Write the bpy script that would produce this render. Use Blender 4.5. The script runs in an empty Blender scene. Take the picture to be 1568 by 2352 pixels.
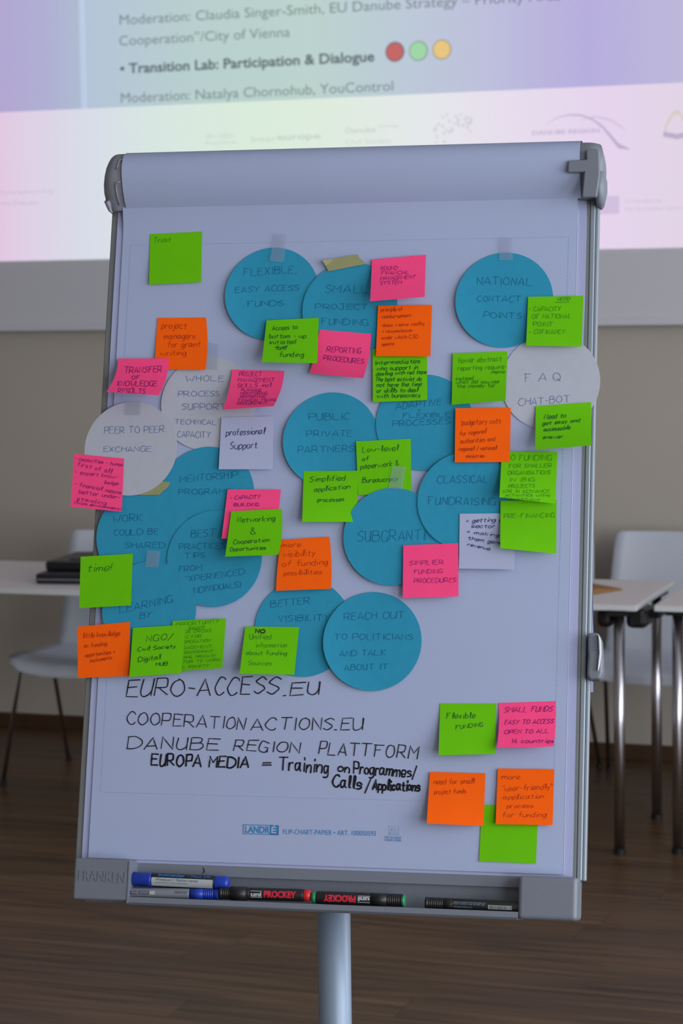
import bpy, bmesh, math, random
from mathutils import Vector, Matrix
C = bpy.context.scene.collection
scn = bpy.context.scene
# ------------------------------------------------------------------ camera
F, CX, CY, H = 5273.0, 784.0, 1176.0, 1.65
YAW, PITCH, ROLL = 0.33222051, 0.09316762, -0.01382136
fwd = Vector((-math.sin(YAW)*math.cos(PITCH), math.cos(YAW)*math.cos(PITCH), -math.sin(PITCH)))
r0 = Vector((math.cos(YAW), math.sin(YAW), 0)); u0 = r0.cross(fwd)
rt = r0*math.cos(ROLL)+u0*math.sin(ROLL); up = -r0*math.sin(ROLL)+u0*math.cos(ROLL)
CAM = Vector((0, 0, H))
cam = bpy.data.cameras.new('camera'); camo = bpy.data.objects.new('camera', cam); C.objects.link(camo)
camo.matrix_world = Matrix(((rt.x, up.x, -fwd.x, 0), (rt.y, up.y, -fwd.y, 0), (rt.z, up.z, -fwd.z, H), (0, 0, 0, 1)))
cam.sensor_fit = 'VERTICAL'; cam.sensor_height = 22.3; cam.sensor_width = 14.87; cam.lens = F/2352*22.3
cam.clip_start = .05; cam.clip_end = 60
cam.dof.use_dof = True; cam.dof.focus_distance = 3.27; cam.dof.aperture_fstop = 5.6
scn.camera = camo
# ------------------------------------------------------------------ light
w = bpy.data.worlds.new('sky'); scn.world = w; w.use_nodes = True
w.node_tree.nodes['Background'].inputs[0].default_value = (.62, .72, 1, 1)
w.node_tree.nodes['Background'].inputs[1].default_value = 1.0
scn.view_settings.view_transform = 'Standard'; scn.view_settings.look = 'None'
scn.view_settings.exposure = 0; scn.view_settings.gamma = 1; scn.view_settings.use_curve_mapping = False
def area(name, loc, rot, sx, sy, power, col):
    l = bpy.data.lights.new(name, 'AREA'); l.shape = 'RECTANGLE'; l.size = sx; l.size_y = sy
    l.energy = power; l.color = col
    o = bpy.data.objects.new(name, l); C.objects.link(o); o.location = loc; o.rotation_euler = rot
    return o
RX = 2.6                                   # inner face of the window wall
WIN = [(-1.9, .3), (1.0, 3.2), (3.9, 6.1)]   # y ranges of its three windows
for k, (a, b) in enumerate(WIN):           # daylight entering each window
    area('window_daylight', (RX-.02, (a+b)/2, 1.70), (0, math.radians(90), 0), 2.4, b-a, (106, 106, 54)[k], (.96, .97, 1))
# ------------------------------------------------------------------ materials
def lin(c):
    return tuple((x/255/12.92 if x <= 10 else ((x/255+.055)/1.055)**2.4) for x in c)
MATS = {}
def mat(name, col, rough=.6, metal=0, noise=0, nscale=40, bump=0, bscale=200, spec=.5, obvar=0, trans=0):
    if name in MATS: return MATS[name]
    m = bpy.data.materials.new(name); m.use_nodes = True; nt = m.node_tree; N = nt.nodes; L = nt.links
    b = N['Principled BSDF']; b.inputs['Roughness'].default_value = rough; b.inputs['Metallic'].default_value = metal
    b.inputs['Specular IOR Level'].default_value = spec
    b.inputs['Base Color'].default_value = (*col, 1)
    tc = N.new('ShaderNodeTexCoord')
    out = None
    if noise:
        n = N.new('ShaderNodeTexNoise'); n.inputs['Scale'].default_value = nscale; n.inputs['Detail'].default_value = 4
        L.new(tc.outputs['Object'], n.inputs['Vector'])
        mr = N.new('ShaderNodeMapRange'); mr.inputs[3].default_value = 1-noise; mr.inputs[4].default_value = 1+noise
        L.new(n.outputs['Fac'], mr.inputs[0])
        hs = N.new('ShaderNodeHueSaturation'); hs.inputs['Color'].default_value = (*col, 1)
        L.new(mr.outputs[0], hs.inputs['Value']); L.new(hs.outputs[0], b.inputs['Base Color'])
    if bump:
        n2 = N.new('ShaderNodeTexNoise'); n2.inputs['Scale'].default_value = bscale; L.new(tc.outputs['Object'], n2.inputs['Vector'])
        bp_ = N.new('ShaderNodeBump'); bp_.inputs['Strength'].default_value = bump; bp_.inputs['Distance'].default_value = .001
        L.new(n2.outputs['Fac'], bp_.inputs['Height']); L.new(bp_.outputs[0], b.inputs['Normal'])
    if trans:
        tr = N.new('ShaderNodeBsdfTranslucent'); tr.inputs[0].default_value = (*col, 1)
        mx = N.new('ShaderNodeMixShader'); mx.inputs[0].default_value = trans
        L.new(b.outputs[0], mx.inputs[1]); L.new(tr.outputs[0], mx.inputs[2]); L.new(mx.outputs[0], N['Material Output'].inputs[0])
    MATS[name] = m; return m
def clear_mat(name, col, alpha, rough=.25):
    m = bpy.data.materials.new(name); m.use_nodes = True; b = m.node_tree.nodes['Principled BSDF']
    b.inputs['Base Color'].default_value = (*col, 1); b.inputs['Alpha'].default_value = alpha; b.inputs['Roughness'].default_value = rough
    return m
M_PAPER = mat('white_paper', (.375, .445, .65), .8, noise=.03, nscale=6, spec=.2)
M_PAPER2 = mat('white_paper_under', (.375, .42, .64), .8, spec=.2)
M_PEDGE = mat('paper_edge', (.62, .66, .85), .8, spec=.2)
M_GREEN = mat('green_note_paper', (.135, .545, .0), .75, noise=.05, nscale=30, spec=.2)
M_PINK = mat('pink_note_paper', (1, .072, .25), .75, noise=.05, nscale=30, spec=.2)
M_ORANGE = mat('orange_note_paper', (1, .125, .0), .75, noise=.05, nscale=30, spec=.2)
M_WNOTE = mat('white_note_paper', (.41, .465, .67), .75, spec=.2)
M_BLUE = mat('blue_card', (.028, .285, .46), .85, noise=.08, nscale=60, spec=.15)
M_WCARD = mat('white_card', (.44, .475, .56), .85, noise=.05, nscale=60, spec=.15)
M_INKB = mat('blue_ink_on_card', (.010, .125, .28), .7, spec=.2)
M_INKW = mat('blue_ink_on_white', (.12, .17, .38), .7, spec=.2)
M_INKG = mat('ink_on_green', (.012, .12, .02), .7, spec=.2)
M_INKGF = mat('faint_ink_on_green', (.035, .25, .01), .7, spec=.2)
M_INKP = mat('ink_on_pink', (.26, .01, .16), .7, spec=.2)
M_INKO = mat('ink_on_orange', (.42, .035, .004), .7, spec=.2)
M_INKV = mat('violet_ink', (.04, .04, .16), .7, spec=.2)
M_BLACK = mat('black_marker_ink', (.012, .010, .018), .5)
M_PRINT = mat('light_blue_print', (.03, .22, .50), .7)
M_PRINTF = mat('faint_blue_print', (.29, .385, .60), .7)
M_GREY = mat('grey_plastic', (.165, .19, .235), .45, noise=.03, nscale=300, bump=.15, bscale=1500)
M_BRGREY = mat('brightened_grey_plastic', (.25, .275, .33), .5)  # left end cap's grey, brightened in colour because it turns from the light
M_ALU = mat('aluminium_profile', (.26, .31, .36), .38, metal=.25)
M_ALUD = mat('grey_rail', (.20, .22, .23), .45, metal=.2)
M_TUBE = mat('grey_tube', (.25, .33, .44), .4, metal=.15)
M_CHROME = mat('chrome', (.60, .60, .66), .27, metal=1)
M_BLK = mat('black_plastic', (.012, .012, .014), .4)
M_SHELL = mat('white_shell', (.60, .66, .75), .45)
M_TOP = mat('white_laminate', (.76, .72, .70), .5, noise=.02, nscale=4)
M_TOPE = mat('tabletop_edge', (.75, .80, .82), .5)
M_WALL = mat('wall_paint', (.54, .505, .445), .9, noise=.03, nscale=3, bump=.1, bscale=120)
M_CEIL = mat('ceiling_paint', (.6, .6, .6), .9)
M_SCREEN = mat('screen_fabric', (.70, .72, .78), .9, spec=.1)
M_SKIRT = mat('brown_skirting', (.07, .032, .014), .6, noise=.2, nscale=15)
M_TAPE = clear_mat('clear_tape', (.40, .44, .58), .16)
M_MASK = mat('masking_tape', (.40, .41, .20), .7, noise=.08, nscale=80, trans=.25)
M_KRAFT = mat('kraft_paper', (.30, .15, .045), .8, noise=.06)
M_WHITEP = mat('white_marker_label', (.40, .45, .47), .5)
# ------------------------------------------------------------------ helpers
def mesh_obj(name, vf, m, parent=None, smooth=False, mats=None, mi=None):
    me = bpy.data.meshes.new(name); me.from_pydata([tuple(v) for v in vf[0]], [], vf[1])
    if mats:
        for q in mats: me.materials.append(q)
        me.polygons.foreach_set('material_index', mi)
    else: me.materials.append(m)
    if smooth: me.polygons.foreach_set('use_smooth', [True]*len(me.polygons))
    me.update()
    o = bpy.data.objects.new(name, me); C.objects.link(o)
    if parent: o.parent = parent
    return o
def tag(o, label, cat, group=None):
    o['label'] = label; o['category'] = cat
    if group: o['group'] = group
    return o
def empty(name, M, label=None, cat=None, group=None):
    o = bpy.data.objects.new(name, None); C.objects.link(o); o.empty_display_size = .05
    o.matrix_world = M if isinstance(M, Matrix) else Matrix.Translation(Vector(M))
    if label: tag(o, label, cat, group)
    return o
def struct(o): o['kind'] = 'structure'; return o
def join(parts):
    V = []; Fc = []
    for v, f in parts:
        n = len(V); V += list(v); Fc += [tuple(i+n for i in q) for q in f]
    return V, Fc
def box(x0, x1, y0, y1, z0, z1):
    v = [(x0,y0,z0),(x1,y0,z0),(x1,y1,z0),(x0,y1,z0),(x0,y0,z1),(x1,y0,z1),(x1,y1,z1),(x0,y1,z1)]
    return v, [(0,3,2,1),(4,5,6,7),(0,1,5,4),(1,2,6,5),(2,3,7,6),(3,0,4,7)]
def bevel(o, r, seg=3):
    m = o.modifiers.new('bevel', 'BEVEL'); m.width = r; m.segments = seg; m.limit_method = 'ANGLE'; m.angle_limit = math.radians(40)
    return o
def solid(o, t, off=-1):
    m = o.modifiers.new('thickness', 'SOLIDIFY'); m.thickness = t; m.offset = off; return o
def tube(pts, rad, n=16, caps=True):
    pts = [Vector(p) for p in pts]; V = []; Fc = []
    for i, p in enumerate(pts):
        d = (pts[min(i+1, len(pts)-1)]-pts[max(i-1, 0)]).normalized()
        a = d.orthogonal().normalized() if i == 0 else (pa-d*pa.dot(d)).normalized()
        pa = a; b = d.cross(a); rr = rad[i] if isinstance(rad, (list, tuple)) else rad
        for k in range(n):
            t = 2*math.pi*k/n; V.append(p+a*math.cos(t)*rr+b*math.sin(t)*rr)
    for i in range(len(pts)-1):
        for k in range(n):
            k2 = (k+1) % n; Fc.append((i*n+k, i*n+k2, (i+1)*n+k2, (i+1)*n+k))
    if caps: Fc.append(tuple(range(n))[::-1]); Fc.append(tuple(range((len(pts)-1)*n, len(pts)*n)))
    return V, Fc
def lathe_x(prof, n=28):
    """prof: (x, r) points, revolved about X"""
    return tube([(x, 0, 0) for x, r in prof], [r for x, r in prof], n)
def lathe_x2(prof, n=28):
    V = []; Fc = []
    for x, r in prof:
        for k in range(n):
            t = 2*math.pi*k/n; V.append((x, math.cos(t)*r, math.sin(t)*r))
    for i in range(len(prof)-1):
        for k in range(n):
            k2 = (k+1) % n; Fc.append((i*n+k, (i+1)*n+k, (i+1)*n+k2, i*n+k2))
    Fc.append(tuple(range(n))); Fc.append(tuple(range((len(prof)-1)*n, len(prof)*n))[::-1])
    return V, Fc
def grid(nu, nv, fn):
    V = [fn(i/nu, j/nv) for j in range(nv+1) for i in range(nu+1)]
    Fc = [(j*(nu+1)+i, j*(nu+1)+i+1, (j+1)*(nu+1)+i+1, (j+1)*(nu+1)+i) for j in range(nv) for i in range(nu)]
    return V, Fc
def ftext(s, offset=0, spacing=1.0):
    """printed lettering from Blender's built-in font -> (verts, faces), x 0..1*width, baseline 0, cap height 1"""
    cu = bpy.data.curves.new('t', 'FONT'); cu.body = s; cu.offset = offset; cu.space_character = spacing; cu.resolution_u = 3
    o = bpy.data.objects.new('t', cu); me = bpy.data.meshes.new_from_object(o)
    V = [Vector((v.co.x, v.co.y, 0)) for v in me.vertices]; Fc = [tuple(p.vertices) for p in me.polygons]
    bpy.data.meshes.remove(me); bpy.data.objects.remove(o); bpy.data.curves.remove(cu)
    x0 = min(v.x for v in V); x1 = max(v.x for v in V)
    return [((v.x-x0)/(x1-x0), v.y/CAPH) for v in V], Fc
CAPH = .7
_cu = bpy.data.curves.new('t', 'FONT'); _cu.body = 'H'; _o = bpy.data.objects.new('t', _cu); _m = bpy.data.meshes.new_from_object(_o)
CAPH = max(v.co.y for v in _m.vertices); bpy.data.meshes.remove(_m); bpy.data.objects.remove(_o); bpy.data.curves.remove(_cu)
# ------------------------------------------------------------------ rays and the board frame
def ray(x, y): return fwd+rt*((x-CX)/F)-up*((y-CY)/F)
def aty(x, y, Y): d = ray(x, y); return CAM+d*(Y/d.y)
def atz(x, y, z): d = ray(x, y); return CAM+d*((z-H)/d.z)
BY, TILT = .13492102, .26721199
BO = Vector((-1.06307287, 2.97234371, .85768454))
BU = Vector((math.cos(BY), math.sin(BY), 0)); n0 = Vector((math.sin(BY), -math.cos(BY), 0))
BV = Vector((0, 0, 1))*math.cos(TILT)-n0*math.sin(TILT); BN = n0*math.cos(TILT)+Vector((0, 0, 1))*math.sin(TILT)
BOARD = Matrix(((BU.x, BV.x, BN.x, BO.x), (BU.y, BV.y, BN.y, BO.y), (BU.z, BV.z, BN.z, BO.z), (0, 0, 0, 1)))
def bp(x, y, w=0.0):
    """where the line of sight of a spot of the photo meets the board plane raised by w: board coordinates"""
    d = ray(x, y); P = BO+BN*w; t = (P-CAM).dot(BN)/d.dot(BN); Q = CAM+d*t-BO
    return Vector((Q.dot(BU), Q.dot(BV), w))
def bframe(u, v, w): return BOARD @ Matrix.Translation((u, v, w))
def board_obj(name, vf, m, parent, org=(0, 0, 0), **k):
    o_ = Vector(org); return mesh_obj(name, ([Vector(v)-o_ for v in vf[0]], vf[1]), m, parent, **k)
# ------------------------------------------------------------------ handwriting: single stroke alphabet
G = {'A':"02 39 62|14 54",'B':"09 02|~09 49 58 46 06|~06 56 64 42 02",'C':"~58 49 29 06 04 22 42 53",'D':"09 02|~09 39 67 64 32 02",
'E':"59 09 02 52|06 46",'F':"69 09|19 12|16 46",'G':"~58 39 19 06 03 22 42 54|35 55 52",'H':"09 02|59 52|06 56",'I':"19 12",'J':"19 59|~49 43 32 12 03",
'K':"09 02|59 05 52",'L':"09 02 52",'M':"02 09 35 69 62",'N':"02 09 52 59",'O':"~39 18 05 13 32 53 65 58 39",'P':"02 09|~09 49 58 56 45 05",
'Q':"~39 18 05 13 32 53 65 58 39|34 61",'R':"02 09|~09 49 58 56 45 05|25 62",'S':"~58 39 18 07 26 45 54 43 22 03",'T':"09 69|39 32",'U':"~09 04 12 32 54 59|59 52",
'V':"09 32 69",'W':"09 22 45 62 89",'X':"09 52|59 02",'Y':"09 36 69|36 22",'Z':"09 59 02 52",
'a':"~46 16 04 12 33 46|46 43 52",'b':"09 02|~05 26 45 43 22 02",'c':"~45 26 05 03 22 43",'d':"~45 26 05 03 22 43|49 42",'e':"~04 44 46 16 04 12 32 43",
'f':"~49 39 28 22|06 46",'g':"~46 16 04 12 33 46|~46 41 20 00",'h':"09 02|~04 26 45 42",'i':"16 12|18 19",'j':"~26 21 10 00|28 29",'k':"09 02|46 04 42",
'l':"~13 26 29 19 13 22",'m':"06 02|~04 26 35 32|~35 56 65 62",'n':"06 02|~04 26 45 42",'o':"~26 05 03 22 43 45 26",'p':"06 00|~05 26 45 43 22 02",
'q':"~46 16 04 12 33 46|46 40",'r':"06 02|~04 16 36",'s':"~45 26 05 14 34 43 22 02",'t':"28 22 42|06 46",'u':"~06 03 22 43|46 42",'v':"06 22 46",
'w':"06 12 35 52 76",'x':"06 42|46 02",'y':"06 23|46 10",'z':"06 46 02 42",'1':"07 29 22",'4':"39 04 54|37 32",'-':"05 35",'+':"05 45|27 23",'=':"04 44|06 46",
'/':"01 49",'(':"~29 06 04 21",')':"~09 26 24 01",',':"12 00",'.':"12 02",'!':"19 14|12 13",'&':"~43 08 19 28 04 22 53",'"':"09 07|29 27"}
def catmull(p, n=4):
    out = []
    for i in range(len(p)-1):
        a, b, c, d = p[max(i-1, 0)], p[i], p[i+1], p[min(i+2, len(p)-1)]
        for k in range(n):
            t = k/n
            out.append(tuple(.5*((2*b[j])+(-a[j]+c[j])*t+(2*a[j]-5*b[j]+4*c[j]-d[j])*t*t+(-a[j]+3*b[j]-3*c[j]+d[j])*t**3) for j in (0, 1)))
    return out+[p[-1]]
def strokes(s, rng, jit=.35):
    x = 0; S = []
    for ch in s:
        if ch == ' ': x += 4.5; continue
        mx = 0; dy = rng.uniform(-.3, .3); sh = rng.uniform(-.02, .12); st = rng.uniform(.88, 1.12)
        for part in G[ch].split('|'):
            cv = part[0] == '~'; pts = [(int(a[0]), int(a[1])-2) for a in part.strip('~').split()]
            mx = max(mx, max(p[0] for p in pts))
            pts = [(p[0]*st+rng.uniform(-jit, jit)*.7, p[1]+rng.uniform(-jit, jit)*.7) for p in pts]
            if cv: pts = catmull(pts)
            S.append([(x+p[0]+p[1]*sh, p[1]+dy) for p in pts])
        x += mx*st+rng.uniform(1.5, 2.1)
    return S, x-1.8
def writing(lines, surf, seed=1, width=1.3, slant=0.0, lift=.0003):
    """lines: (text, x0, y0, x1, y1, cap, [pen width]) in photo measures; surf maps them onto the sheet"""
    rng = random.Random(seed); V = []; Fc = []
    for L in lines:
        s, x0, y0, x1, y1, cap = L[:6]; pw = L[6] if len(L) > 6 else width
        S, tot = strokes(s, rng); ex = (x1-x0)/tot; ey = (y1-y0)/tot; k = cap/7.0
        for st in S:
            P = [(x0+p[0]*ex+p[1]*k*slant, y0+p[0]*ey-p[1]*k) for p in st]
            Q = [P[0]]
            for q in P[1:]:                     # subdivide long strokes so that they follow the curl
                d = math.dist(Q[-1], q); n = max(1, int(d/9))
                a = Q[-1]
                for i in range(1, n+1): Q.append((a[0]+(q[0]-a[0])*i/n, a[1]+(q[1]-a[1])*i/n))
            b0 = len(V)
            for i, q in enumerate(Q):
                a = Q[max(i-1, 0)]; c = Q[min(i+1, len(Q)-1)]
                dx, dy = c[0]-a[0], c[1]-a[1]; l = math.hypot(dx, dy) or 1
                hw = pw*.5*(.95+.12*math.sin(i*.6+b0)); nx, ny = -dy/l*hw, dx/l*hw
                for sg in (1, -1):
                    p3 = surf(q[0]+nx*sg, q[1]+ny*sg); V.append(Vector((p3[0], p3[1], p3[2]+lift)))
            for i in range(len(Q)-1): Fc.append((b0+2*i, b0+2*i+1, b0+2*i+3, b0+2*i+2))
            if pw > 2:                              # round nib of the thick pens
                for q in Q:
                    b1 = len(V)
                    for k2 in range(8):
                        p3 = surf(q[0]+pw*.46*math.cos(k2*math.pi/4), q[1]-pw*.46*math.sin(k2*math.pi/4)); V.append(Vector((p3[0], p3[1], p3[2]+lift)))
                    Fc.append(tuple(range(b1, b1+8)))
    return V, Fc
# ================================================================== the room
X0, Y0, ZC = -7.0, -3.2, 3.3; YW = 7.95
f = struct(mesh_obj('floor', box(X0-.2, RX+.2, Y0-.2, YW+.2, -.06, -.012), M_SKIRT))
def plank_mat():
    m = bpy.data.materials.new('dark_wood_plank'); m.use_nodes = True; nt = m.node_tree; N = nt.nodes; L = nt.links; b = N['Principled BSDF']
    geo = N.new('ShaderNodeNewGeometry'); mp = N.new('ShaderNodeMapping'); mp.inputs['Scale'].default_value = (1.2, 22, 1)
    L.new(geo.outputs['Position'], mp.inputs[0])
    oi = N.new('ShaderNodeObjectInfo')
    ad = N.new('ShaderNodeVectorMath'); ad.operation = 'ADD'; L.new(mp.outputs[0], ad.inputs[0])
    cb = N.new('ShaderNodeCombineXYZ'); mu = N.new('ShaderNodeMath'); mu.operation = 'MULTIPLY'; mu.inputs[1].default_value = 40
    L.new(oi.outputs['Random'], mu.inputs[0]); L.new(mu.outputs[0], cb.inputs[0]); L.new(cb.outputs[0], ad.inputs[1])
    n = N.new('ShaderNodeTexNoise'); n.inputs['Scale'].default_value = 1.6; n.inputs['Detail'].default_value = 6; n.inputs['Distortion'].default_value = .6
    L.new(ad.outputs[0], n.inputs['Vector'])
    cr = N.new('ShaderNodeValToRGB'); e = cr.color_ramp.elements
    e[0].position = .3; e[0].color = (.060, .030, .0125, 1); e[1].position = .72; e[1].color = (.185, .105, .050, 1)
    L.new(n.outputs['Fac'], cr.inputs[0])
    hs = N.new('ShaderNodeHueSaturation'); mr = N.new('ShaderNodeMapRange'); mr.inputs[3].default_value = .80; mr.inputs[4].default_value = 1.18
    L.new(oi.outputs['Random'], mr.inputs[0]); L.new(mr.outputs[0], hs.inputs['Value']); L.new(cr.outputs[0], hs.inputs['Color'])
    L.new(hs.outputs[0], b.inputs['Base Color']); b.inputs['Roughness'].default_value = .36; b.inputs['Specular IOR Level'].default_value = .32
    bu = N.new('ShaderNodeBump'); bu.inputs['Strength'].default_value = .12; bu.inputs['Distance'].default_value = .002
    L.new(n.outputs['Fac'], bu.inputs['Height']); L.new(bu.outputs[0], b.inputs['Normal'])
    return m
M_PLANK = plank_mat()
rng = random.Random(5); PW, PL = .145, 1.28
def plankbox(l): 
    v, fc = box(0, l, 0, PW-.0008, -.012, 0)
    return [(x+(.0006 if x == 0 and z == 0 else 0), y, z) for x, y, z in v], fc
pm = bpy.data.meshes.new('plank'); pv = plankbox(PL-.0006); pm.from_pydata(pv[0], [], pv[1]); pm.materials.append(M_PLANK)
rest = []; yy = YW-PW; row = 0; cnt = 0
while yy > Y0:
    xx = X0-rng.uniform(0, PL)
    while xx < RX:
        if 4.1 < yy and xx+PL > -4.75 and xx < -.55:
            o = bpy.data.objects.new('plank', pm); C.objects.link(o); o.parent = f; o.location = (xx, yy, 0); cnt += 1
        else:
            rest.append(([(v[0]+xx, v[1]+yy, v[2]) for v in pv[0]], pv[1]))
        xx += PL
    yy -= PW
ro = mesh_obj('plank_field', join(rest), M_PLANK, f); ro['kind'] = 'stuff'
struct(mesh_obj('ceiling', box(X0-.2, RX+.2, Y0-.2, YW+.2, ZC, ZC+.1), M_CEIL))
struct(mesh_obj('wall_back', box(X0-.2, RX+.2, YW, YW+.2, 0, ZC), M_WALL))
struct(mesh_obj('wall_left', box(X0-.2, X0, Y0, YW, 0, ZC), M_WALL))
struct(mesh_obj('wall_front', box(X0-.2, RX+.2, Y0-.2, Y0, 0, ZC), M_WALL))
ws = [box(RX, RX+.2, Y0, YW, 0, .5), box(RX, RX+.2, Y0, YW, 2.9, ZC)]
ye = [Y0]+[q for p in WIN for q in p]+[YW]
for k in range(0, len(ye), 2): ws.append(box(RX, RX+.2, ye[k], ye[k+1], .5, 2.9))
struct(mesh_obj('wall_right', join(ws), M_WALL))
for k, (a, b) in enumerate(WIN):
    fr = [box(RX+.08, RX+.14, a, a+.06, .5, 2.9), box(RX+.08, RX+.14, b-.06, b, .5, 2.9), box(RX+.08, RX+.14, a, b, .5, .56), box(RX+.08, RX+.14, a, b, 2.84, 2.9), box(RX+.08, RX+.14, (a+b)/2-.04, (a+b)/2+.04, .5, 2.9)]
    wn = struct(mesh_obj('window_%d' % (k+1), join(fr), M_SHELL))
    mesh_obj('pane', box(RX+.105, RX+.111, a+.05, b-.05, .55, 2.85), clear_mat('window_glass', (.8, .9, 1), .12, .05), wn)
struct(bevel(mesh_obj('baseboard_back', box(X0, RX, YW-.018, YW, 0, .055), M_SKIRT), .003))
# ================================================================== projection screen with slide
YS = 7.875
scr = empty('projection_screen', (-2.4, YS, 1.55), 'large pull-down projection screen showing a pale slide, hanging on the back wall', 'projection screen')
def sobj(name, vf, m, **k): return mesh_obj(name, ([(v[0]+2.4, v[1]-YS, v[2]-1.55) for v in vf[0]], vf[1]), m, scr, **k)
sobj('screen_fabric', box(-5.3, .6, YS+.002, YS+.006, 1.56, 3.22), M_SCREEN)
bb = bevel(sobj('bottom_bar', box(-5.32, .62, YS-.006, YS+.018, 1.540, 1.566), M_SCREEN), .004)
sobj('roller_case', box(-5.4, .7, YS-.05, YW, 3.2, ZC), M_SHELL)
def ramp_mat(name, stops, mult=1.0, tint=(1, 1, 1)):
    m = bpy.data.materials.new(name); m.use_nodes = True; nt = m.node_tree; N = nt.nodes; L = nt.links
    for n in list(N): N.remove(n)
    out = N.new('ShaderNodeOutputMaterial'); em = N.new('ShaderNodeEmission'); L.new(em.outputs[0], out.inputs[0])
    g = N.new('ShaderNodeNewGeometry'); sx = N.new('ShaderNodeSeparateXYZ'); L.new(g.outputs['Position'], sx.inputs[0])
    mr = N.new('ShaderNodeMapRange'); mr.inputs[1].default_value = -4.07; mr.inputs[2].default_value = -1.46; L.new(sx.outputs[0], mr.inputs[0])
    cr = N.new('ShaderNodeValToRGB'); cr.color_ramp.interpolation = 'LINEAR'; E = cr.color_ramp.elements
    for i, (p, c) in enumerate(stops):
        e = E[i] if i < 2 else E.new(p/1568)
        e.position = p/1568
        l = lin(c); e.color = (*[l[j]*mult*tint[j] for j in range(3)], 1)
    L.new(mr.outputs[0], cr.inputs[0]); L.new(cr.outputs[0], em.inputs[0])
    return m
UP = [(0, (184, 172, 218)), (1568, (190, 184, 218)), (120, (182, 180, 218)), (230, (180, 196, 216)), (500, (184, 208, 206)), (760, (188, 211, 206)), (920, (188, 204, 214)), (1120, (190, 194, 220)), (1280, (186, 180, 221)), (1370, (183, 174, 222))]
BD = [(0, (226, 200, 226)), (1568, (226, 212, 230)), (90, (222, 210, 230)), (220, (216, 220, 232)), (380, (216, 230, 226)), (620, (218, 236, 219)), (820, (223, 236, 223)), (1000, (229, 232, 235)), (1200, (231, 221, 238)), (1400, (230, 212, 237))]
M_UP = ramp_mat('slide_upper_light', UP); M_UPL = ramp_mat('slide_left_strip_light', UP, .93); M_LINE = ramp_mat('slide_rule_light', UP, 1.12)
M_BAND = ramp_mat('slide_band_light', BD); M_TXT = ramp_mat('slide_text_light', UP, .42, (.9, .95, .9)); M_TXB = ramp_mat('slide_bold_text_light', UP, .24, (.9, .95, .95))
M_FNT = ramp_mat('slide_logo_light', BD, .80, (.97, .98, 1)); M_FNT2 = ramp_mat('slide_arc_light', BD, .70, (.93, .93, 1.05)); M_YEL = ramp_mat('slide_yellow_light', BD, .9, (1, 1, .72))
ZB, ZL = 1.805, 2.363; XL = aty(190, 100, YS).x
sobj('slide_side_strip', box(-5.1, XL-.012, YS-.0005, YS, ZL, 3.18), M_UPL)
sobj('slide_panel', box(XL+.012, .5, YS-.0005, YS, ZL, 3.18), M_UP)
sobj('slide_rule', box(XL-.012, XL+.012, YS-.0005, YS, ZL, 3.18), M_LINE)
sobj('slide_band', box(-5.1, .5, YS-.0005, YS, ZB, ZL), M_BAND)
def stext(s, x0, y, x1, cap, m, off=0, name='slide_text'):
    a = aty(x0, y, YS-.003); bx = aty(x1, y, YS-.003).x; k = (aty(x0, y-cap, YS).z-a.z)
    V, Fc = ftext(s, off); W = [(a.x+(bx-a.x)*x, YS-.003, a.z+k*yv) for x, yv in V]
    fx = sorted([(min(W[i][0] for i in q), max(W[i][0] for i in q), q) for q in Fc], key=lambda r: r[0]); words = []; end = -99
    for x_0, x_1, q in fx:                      # one object per word
        if x_0-end > .30*k: words.append([])
        words[-1].append(q); end = max(end, x_1)
    for wf in words:
        ids = sorted({i for q in wf for i in q}); mp_ = {i: j for j, i in enumerate(ids)}
        sobj(name, ([W[i] for i in ids], [tuple(mp_[i] for i in q) for q in wf]), m)
stext('Moderation: Claudia Singer-Smith, EU Danube Strategy \u2013 Priority Area 10', 275, 57, 1335, 22, M_TXT)
stext('Cooperation\u201d/City of Vienna', 274, 105, 666, 22, M_TXT)
stext('\u2022 Transition Lab: Participation & Dialogue', 276, 169, 860, 22, M_TXB, .022)
stext('Moderation: Natalya Chornohub, YouControl', 278, 236, 903, 22, M_TXT)
def disc(cx, cz, r, n=32, y=YS-.003): return [(cx+r*math.cos(2*math.pi*k/n), y, cz+r*math.sin(2*math.pi*k/n)) for k in range(n)], [tuple(range(n))]
def emis(name, c):
    m = bpy.data.materials.new(name); m.use_nodes = True; N = m.node_tree.nodes; N.remove(N['Principled BSDF']); e = N.new('ShaderNodeEmission')
    e.inputs[0].default_value = (*lin(c), 1); m.node_tree.links.new(e.outputs[0], N['Material Output'].inputs[0]); return m
for px, py, c, rc in ((907, 119, (196, 104, 104), (120, 110, 120)), (961, 117, (160, 214, 168), (140, 165, 160)), (1015, 114, (232, 198, 128), (165, 160, 140))):
    q = aty(px, py, YS)
    sobj('slide_dot_ring', disc(q.x, q.z, .0355, y=YS-.002), emis('slide_ring_light', rc))
    sobj('slide_dot', disc(q.x, q.z, .0305, y=YS-.004), emis('slide_dot_light', c))
stext('Inter', 578, 327, 634, 14, M_FNT, name='slide_logo'); stext('europe', 636, 322, 736, 14, M_FNT, .02, 'slide_logo')
stext('EU 2021', 476, 318, 536, 9, M_FNT, name='slide_logo'); stext('Programme', 472, 332, 542, 8, M_FNT, name='slide_logo')
stext('Danube', 793, 306, 863, 12, M_FNT, .015, 'slide_logo'); stext('strategy', 868, 293, 918, 7, M_FNT, name='slide_logo'); stext('Civil Society', 793, 332, 900, 11, M_FNT, name='slide_logo')
stext('DANUBE REGION', 1222, 310, 1376, 9, M_FNT2, .02, 'slide_logo')
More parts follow.
